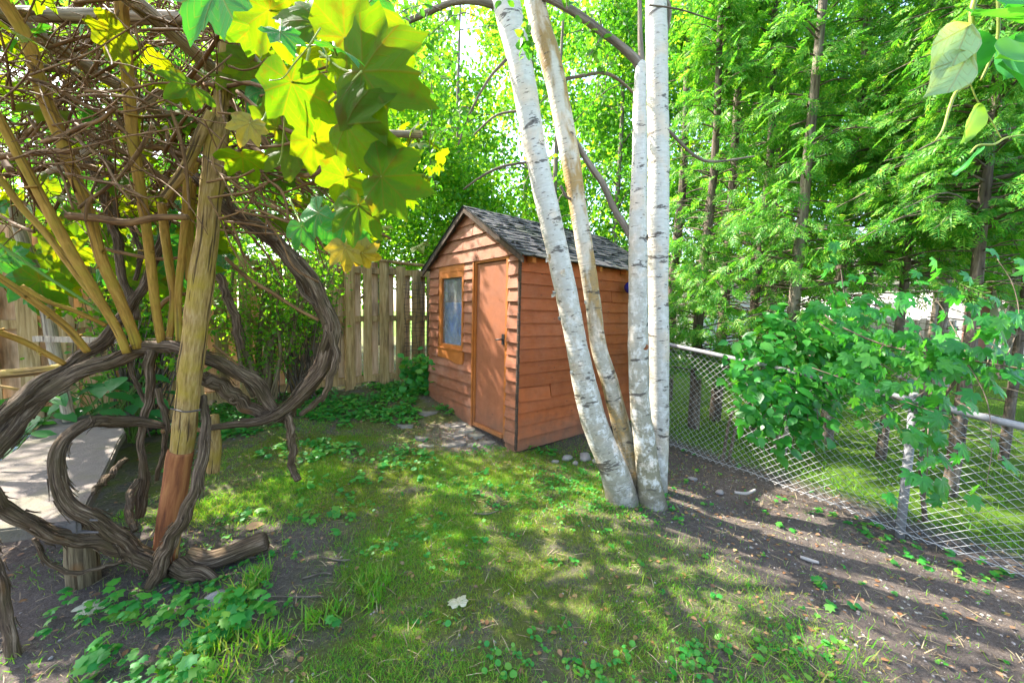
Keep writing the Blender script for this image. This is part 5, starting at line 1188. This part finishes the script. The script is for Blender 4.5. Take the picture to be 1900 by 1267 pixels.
for (px, py, ex, ey, s_, mt, lab) in ((850,1122,842,1095,30,'pale_leaf','large beige dry grape leaf lying on the grass'),(455,985,490,972,34,'dead','curled brown dead leaf beside the arbour post'),(1420,1232,1400,1220,26,'weed','fallen green leaf near the bottom edge of the lawn'),(175,1125,150,1140,34,'pale_leaf','pale dry leaf in the weeds at the vine roots'),(240,1165,262,1150,26,'dead','brown curled leaf among the creeping weeds'),(1370,1210,1360,1200,14,'dead','small orange dead leaf beside the fallen green leaf')):
    a, e = G(px, py), G(ex, ey); a[2] += .012; b = MB(); scatter(b, T_GRAPE[1] if mt == 'pale_leaf' else T_OVATE, [a], [e - a + np.array([0, 0, .01])], [(.1, -.25, 1)], np.array([s_ / FPX * a[1]]), smooth=True)
    tag(b.build('fallen_leaf', M[mt], None, a), lab, 'leaf', 'fallen leaves lying singly')
for (pts, lab) in (([(470,1148,1.68,3),(540,1152,1.68,3),(600,1140,1.7,3)], 'long thin twig on the grass below the log'), ([(590,1000,2.0,3),(625,1020,1.97,4),(650,1012,1.98,3)], 'short dark twig on the mossy grass'), ([(880,930,2.5,3),(905,925,2.5,3),(925,910,2.55,2)], 'small pale twig on the lawn before the shed'), ([(430,1002,2.0,3),(475,995,2.0,3),(520,985,2.05,2)], 'thin twig behind the rotten log'), ([(560,1090,1.8,4),(600,1060,1.85,4),(615,1062,1.85,3)],'bent dark twig in the middle of the left grass')):
    P, r = pxpath(pts, 14); P[:, 2] = gh(P[:, 0], P[:, 1]) + .012; b = MB(); tube(b, P, r, 5, knob=.1); tag(b.build('twig', M['twig'], None, P[7]), lab, 'twig', 'twigs lying on the grass')

# ------------------------------------------------------------------ grass, moss, ground cover, litter
def vnoise(x, y, s, seed):
    r_ = np.random.default_rng(seed); g = r_.random((64, 64)); u, v = x * s + 31.7, y * s + 17.3
    i, j = np.floor(u).astype(int), np.floor(v).astype(int); f, h = u - i, v - j; f = f * f * (3 - 2 * f); h = h * h * (3 - 2 * h)
    q = lambda a, b_: g[a % 64, b_ % 64]
    return (q(i, j) * (1 - f) + q(i + 1, j) * f) * (1 - h) + (q(i, j + 1) * (1 - f) + q(i + 1, j + 1) * f) * h
def fbm(x, y, s, seed): return .55 * vnoise(x, y, s, seed) + .3 * vnoise(x, y, s * 2.1, seed + 1) + .15 * vnoise(x, y, s * 4.7, seed + 2)
def inshed(x, y):
    dx, dy = x - SA[0], y - SA[1]; c, s = math.cos(SYAW), math.sin(SYAW); u, v = dx * c + dy * s, -dx * s + dy * c
    return (u > -.03) & (u < SL + .05) & (v > -.05) & (v < SW + .03)
def fside(x, y): return .867 * (x - C0[0]) + .498 * (y - C0[1])
def visible(x, y): return (np.abs(x) / np.maximum(y, .1) < 1.5) & (y > .75)
def pts_in(n, x0, x1, y0, y1):
    x = rng.uniform(x0, x1, n); y = rng.uniform(y0, y1, n); k = visible(x, y) & ~inshed(x, y); return x[k], y[k]
T_BLADE = (np.array([(-.045, 0, 0), (.045, 0, 0), (.03, .6, .05), (0, 1, .28), (-.03, .6, .05)]), [[(2, 3, 4)], [(0, 1, 2, 4)]])
def blades(n, x0, x1, y0, y1, dens, size, mat, name, label, sz_lim=(.5, 1.3), spread=.75):
    x, y = pts_in(n, x0, x1, y0, y1); k = rng.random(len(x)) < dens(x, y); x, y = x[k], y[k]; n = len(x)
    d = rnd_dirs(n) * spread; d[:, 2] = np.abs(d[:, 2]) + .45
    b = MB(); s_ = size * rng.uniform(*sz_lim, n) * (.6 + .8 * fbm(x, y, 2.3, 5))
    scatter(b, T_BLADE, np.stack([x, y, gh(x, y) - .003], -1), d, rnd_dirs(n), s_); return tag(b.build(name, mat), label, 'grass', kind='stuff')
turf = lambda x, y: (1 - sst(1.35, 1.95, x + .25 * y + 1.0 * (fbm(x, y, 1.1, 9) - .5)))
patch = lambda x, y: sst(.40, .57, fbm(x, y, 1.7, 3)) * (.45 + .55 * sst(.5, -.3, x))
lawnish = lambda x, y: np.clip(turf(x, y) * (.10 + .9 * patch(x, y)) * (1 - .75 * sst(3.3, 3.9, y)) + .02 * (fside(x, y) < 0), 0, 1) * (fside(x, y) < -.1) * (1 - .9 * np.exp(-(((x + .42) / .5) ** 2 + ((y - 3.95) / .42) ** 2) ** 2)) * (1 - sst(-.85, -1.1, x) * sst(2.6, 2.2, y) * .93)
blades(400000, -2.6, 2.6, 1.2, 4.2, lawnish, .031, M['blade'], 'grass', 'patchy thin green grass before the shed')
blades(14000, -1.3, 1.6, 1.2, 1.9, lambda x, y: turf(x, y) * sst(.52, .66, fbm(x, y, 2.6, 77)) * (.04 + .96 * sst(-.25, -.6, x)), .08, M['blade'], 'tall_grass', 'longer grass tufts at the front of the lawn', spread=.6)
blades(300000, -2.4, 1.8, 1.4, 3.9, lambda x, y: turf(x, y) * sst(.40, .58, fbm(x, y, 1.3, 21)) * sst(1.5, .1, x + .1) * (1 - np.exp(-(((x + .42) / .5) ** 2 + ((y - 3.95) / .42) ** 2) ** 2)) * (1 - sst(-.85, -1.1, x) * sst(2.6, 2.2, y)), .022, M['moss'], 'moss', 'yellow-green mossy carpet on the lawn', spread=1.0)
x_ = None
def lawn_d(x, y): return (fside(x, y) > 1.0) * 1.0
xs = rng.uniform(1.5, 14, 130000); ys = rng.uniform(.8, 13, 130000); k = (fside(xs, ys) > .2 + .5 * rng.random(len(xs))) & (xs / ys < 1.7) & (rng.random(len(xs)) < np.clip(9 / (xs ** 2 + ys ** 2), .12, 1)); xs, ys = xs[k], ys[k]; n = len(xs)
d = rnd_dirs(n) * .7; d[:, 2] = np.abs(d[:, 2]) + .5; b = MB(); scatter(b, T_BLADE, np.stack([xs, ys, gh(xs, ys) - .003], -1), d, rnd_dirs(n), .085 * rng.uniform(.6, 1.3, n)); tag(b.build('neighbour_grass', M['lawn_blade']), 'bright sunny lawn beyond the chain link fence', 'grass', kind='stuff')
# creeping weeds: little whorls of rounded leaves
def whorls(n, x0, x1, y0, y1, dens, size, hgt, mat, tmpl, name, label, lv=(4, 8), ins=None):
    x, y = pts_in(n, x0, x1, y0, y1); k = rng.random(len(x)) < dens(x, y); x, y = x[k], y[k]
    m_ = rng.integers(lv[0], lv[1], len(x)); X_ = np.repeat(x, m_); Y_ = np.repeat(y, m_); n = len(X_); a = rng.uniform(0, 6.28, n); q = np.repeat(rng.uniform(.5, 1.4, len(x)), m_)
    s_ = size * q * rng.uniform(.6, 1.2, n); rr = size * q * rng.uniform(.0, .8, n); Z_ = gh(X_, Y_) + hgt * q * rng.uniform(.15, 1, n)
    b = MB(); scatter(b, tmpl, np.stack([X_ + rr * np.cos(a), Y_ + rr * np.sin(a), Z_], -1), np.stack([np.cos(a), np.sin(a), rng.normal(size=n) * .25 - .05], -1), np.stack([rng.normal(size=n) * .3, rng.normal(size=n) * .3 - .15, np.ones(n)], -1), s_, smooth=True)
    return tag(b.build(name, mat), label, 'ground cover', kind='stuff')
T_ROUND = (np.array([(0, 0, 0), (.34, .12, .05), (.48, .5, .06), (.3, .9, .02), (0, 1, -.05), (-.3, .9, .02), (-.48, .5, .06), (-.34, .12, .05), (0, .45, 0)]), [[(0, 1, 8), (1, 2, 8), (2, 3, 8), (3, 4, 8), (4, 5, 8), (5, 6, 8), (6, 7, 8), (7, 0, 8)]])
backleft = lambda x, y: sst(3.0, 3.7, y + .5 * (fbm(x, y, 1.2, 40) - .5)) * sst(.5, .1, x) * (fside(x, y) < -.2)
whorls(12000, -3.6, .6, 2.8, 6.6, lambda x, y: backleft(x, y) * sst(.42, .56, fbm(x, y, 1.7, 50)) * .65, .036, .05, M['weed'], T_ROUND, 'ground_cover', 'creeping leafy weeds on the ground before the board fence')
whorls(14000, -2.0, 2.2, 1.2, 3.9, lambda x, y: turf(x, y) * sst(.50, .66, fbm(x, y, 2.6, 60)) * .24 + .4 * np.exp(-((x - .55) ** 2 + (y - 2.9) ** 2) / .22), .021, .02, M['weed'], T_ROUND, 'clover_weeds', 'small round-leaved weeds dotted through the lawn', (2, 6))
whorls(2600, .6, 4, 1.2, 4.4, lambda x, y: (fside(x, y) < .25) * (.05 + .6 * np.exp(-(fside(x, y) + .15) ** 2 / .03) * sst(3.0, 2.2, y)), .022, .03, M['weed'], T_LOBELO, 'fence_foot_weeds', 'scattered weeds in the soil along the chain link fence', (3, 7))
whorls(2400, -2.4, -.45, 1.2, 2.0, lambda x, y: np.clip(.42 * sst(.40, .55, fbm(x, y, 4.5, 33)) * np.exp(-(((x + 1.18) / .26) ** 2 + ((y - 1.55) / .20) ** 2)) + .10 * sst(-.9, -1.3, x) * sst(1.75, 1.6, y) * sst(.5, .62, fbm(x, y, 3, 71)), 0, 1), .027, .09, M['weed'], T_LOBELO, 'creeping_weeds', 'lobed bright weeds at the foot of the vine trunks', (5, 10))
whorls(800, -2.8, -.7, 1.7, 3.4, lambda x, y: sst(.52, .66, fbm(x, y, 2, 70)) * .35 * sst(1.8, 2.3, y), .034, .05, M['weed'], T_LOBELO, 'shade_weeds', 'weeds in the shade between bench and arbour post', (3, 7))
# litter
xx, yy = pts_in(19000, -3.4, 3.6, 1.2, 6.4); dn = .16 + .55 * backleft(xx, yy) + .15 * (xx > .8); k = (rng.random(len(xx)) < dn) & (fside(xx, yy) < .5); xx, yy = xx[k], yy[k]; n = len(xx)
b = MB(); scatter(b, T_OVATE, np.stack([xx, yy, gh(xx, yy) + .006], -1), rnd_dirs(n) * np.array([1, 1, .15]), np.stack([rng.normal(size=n) * .3, rng.normal(size=n) * .3, np.ones(n)], -1), rng.uniform(.008, .034, n), smooth=True)
tag(b.build('leaf_litter', M['dead']), 'brown fallen leaf litter scattered over the soil and lawn', 'leaf litter', kind='stuff')
xx, yy = pts_in(24000, -3, 4, 1.2, 5); k = (rng.random(len(xx)) < .12 + .6 * (1 - turf(xx, yy))) & (fside(xx, yy) < .6); xx, yy = xx[k], yy[k]; n = len(xx)
T_PEB = (np.array([(1, 0, 0), (0, 1, 0), (-1, 0, 0), (0, -1, 0), (.5, .5, .7), (-.5, .5, .6), (-.4, -.5, .75), (.5, -.4, .6)]) * np.array([1, .8, .8]), [[(0, 1, 5, 4), (1, 2, 6, 5), (2, 3, 7, 6), (3, 0, 4, 7), (4, 5, 6, 7)]])
b = MB(); dv = rnd_dirs(n); dv[:, 2] *= .1; scatter(b, T_PEB, np.stack([xx, yy, gh(xx, yy)], -1), dv, np.tile([0, 0, 1.0], (n, 1)), .0022 + .009 * rng.random(n) ** 5, smooth=False)
tag(b.build('pebbles', M['rock']), 'small stones and crumbs of soil strewn over the bare ground', 'pebbles', kind='stuff')

xx, yy = pts_in(15000, -3, 3, 1.2, 4.6); k = (rng.random(len(xx)) < .5) & (fside(xx, yy) < .2); xx, yy = xx[k], yy[k]; n = len(xx)
T_STRAW = (np.array([(-.02, 0, 0), (.02, 0, 0), (.03, .5, .05), (.0, 1, .02), (-.01, .5, .05)]), [[(2, 3, 4)], [(0, 1, 2, 4)]])
b = MB(); dv = rnd_dirs(n); dv[:, 2] = np.abs(dv[:, 2]) * .12; scatter(b, T_STRAW, np.stack([xx, yy, gh(xx, yy) + .006], -1), dv, np.tile([0, 0, 1.0], (n, 1)), .02 + .07 * rng.random(n) ** 2)
tag(b.build('straw_litter', M['straw']), 'dry straw bits and twig crumbs over lawn and soil', 'leaf litter', kind='stuff')

# ------------------------------------------------------------------ light

ld = bpy.data.lights.new('sun', 'SUN'); ld.energy = 3.5; ld.angle = R(.5); ld.color = (1, .94, .84)
lo = bpy.data.objects.new('sun', ld); COL.objects.link(lo)
sd_ = Vector((SUN_AZ[0] * math.cos(SUN_EL), SUN_AZ[1] * math.cos(SUN_EL), math.sin(SUN_EL))).normalized()
lo.rotation_euler = sd_.to_track_quat('Z', 'Y').to_euler(); lo.location = sd_ * 30
wd = bpy.data.worlds.new('World'); S.world = wd; wd.use_nodes = True
nt = wd.node_tree; bg = nt.nodes['Background']
sk = nt.nodes.new('ShaderNodeTexSky'); sk.sky_type = 'NISHITA'; sk.sun_disc = False; sk.sun_elevation = SUN_EL; sk.sun_rotation = math.atan2(SUN_AZ[0], SUN_AZ[1])
sk.dust_density = 2.5; sk.ozone_density = 1.0
nt.links.new(sk.outputs[0], bg.inputs[0]); bg.inputs[1].default_value = .15
S.view_settings.view_transform = 'Standard'; S.view_settings.look = 'None'; S.view_settings.gamma = 1; S.view_settings.use_curve_mapping = False
S.view_settings.exposure = 2.88
S.cycles.max_bounces = 8; S.cycles.diffuse_bounces = 4; S.cycles.transmission_bounces = 5; S.cycles.transparent_max_bounces = 8
S.cycles.use_denoising = True
S.cycles.sample_clamp_indirect = 6
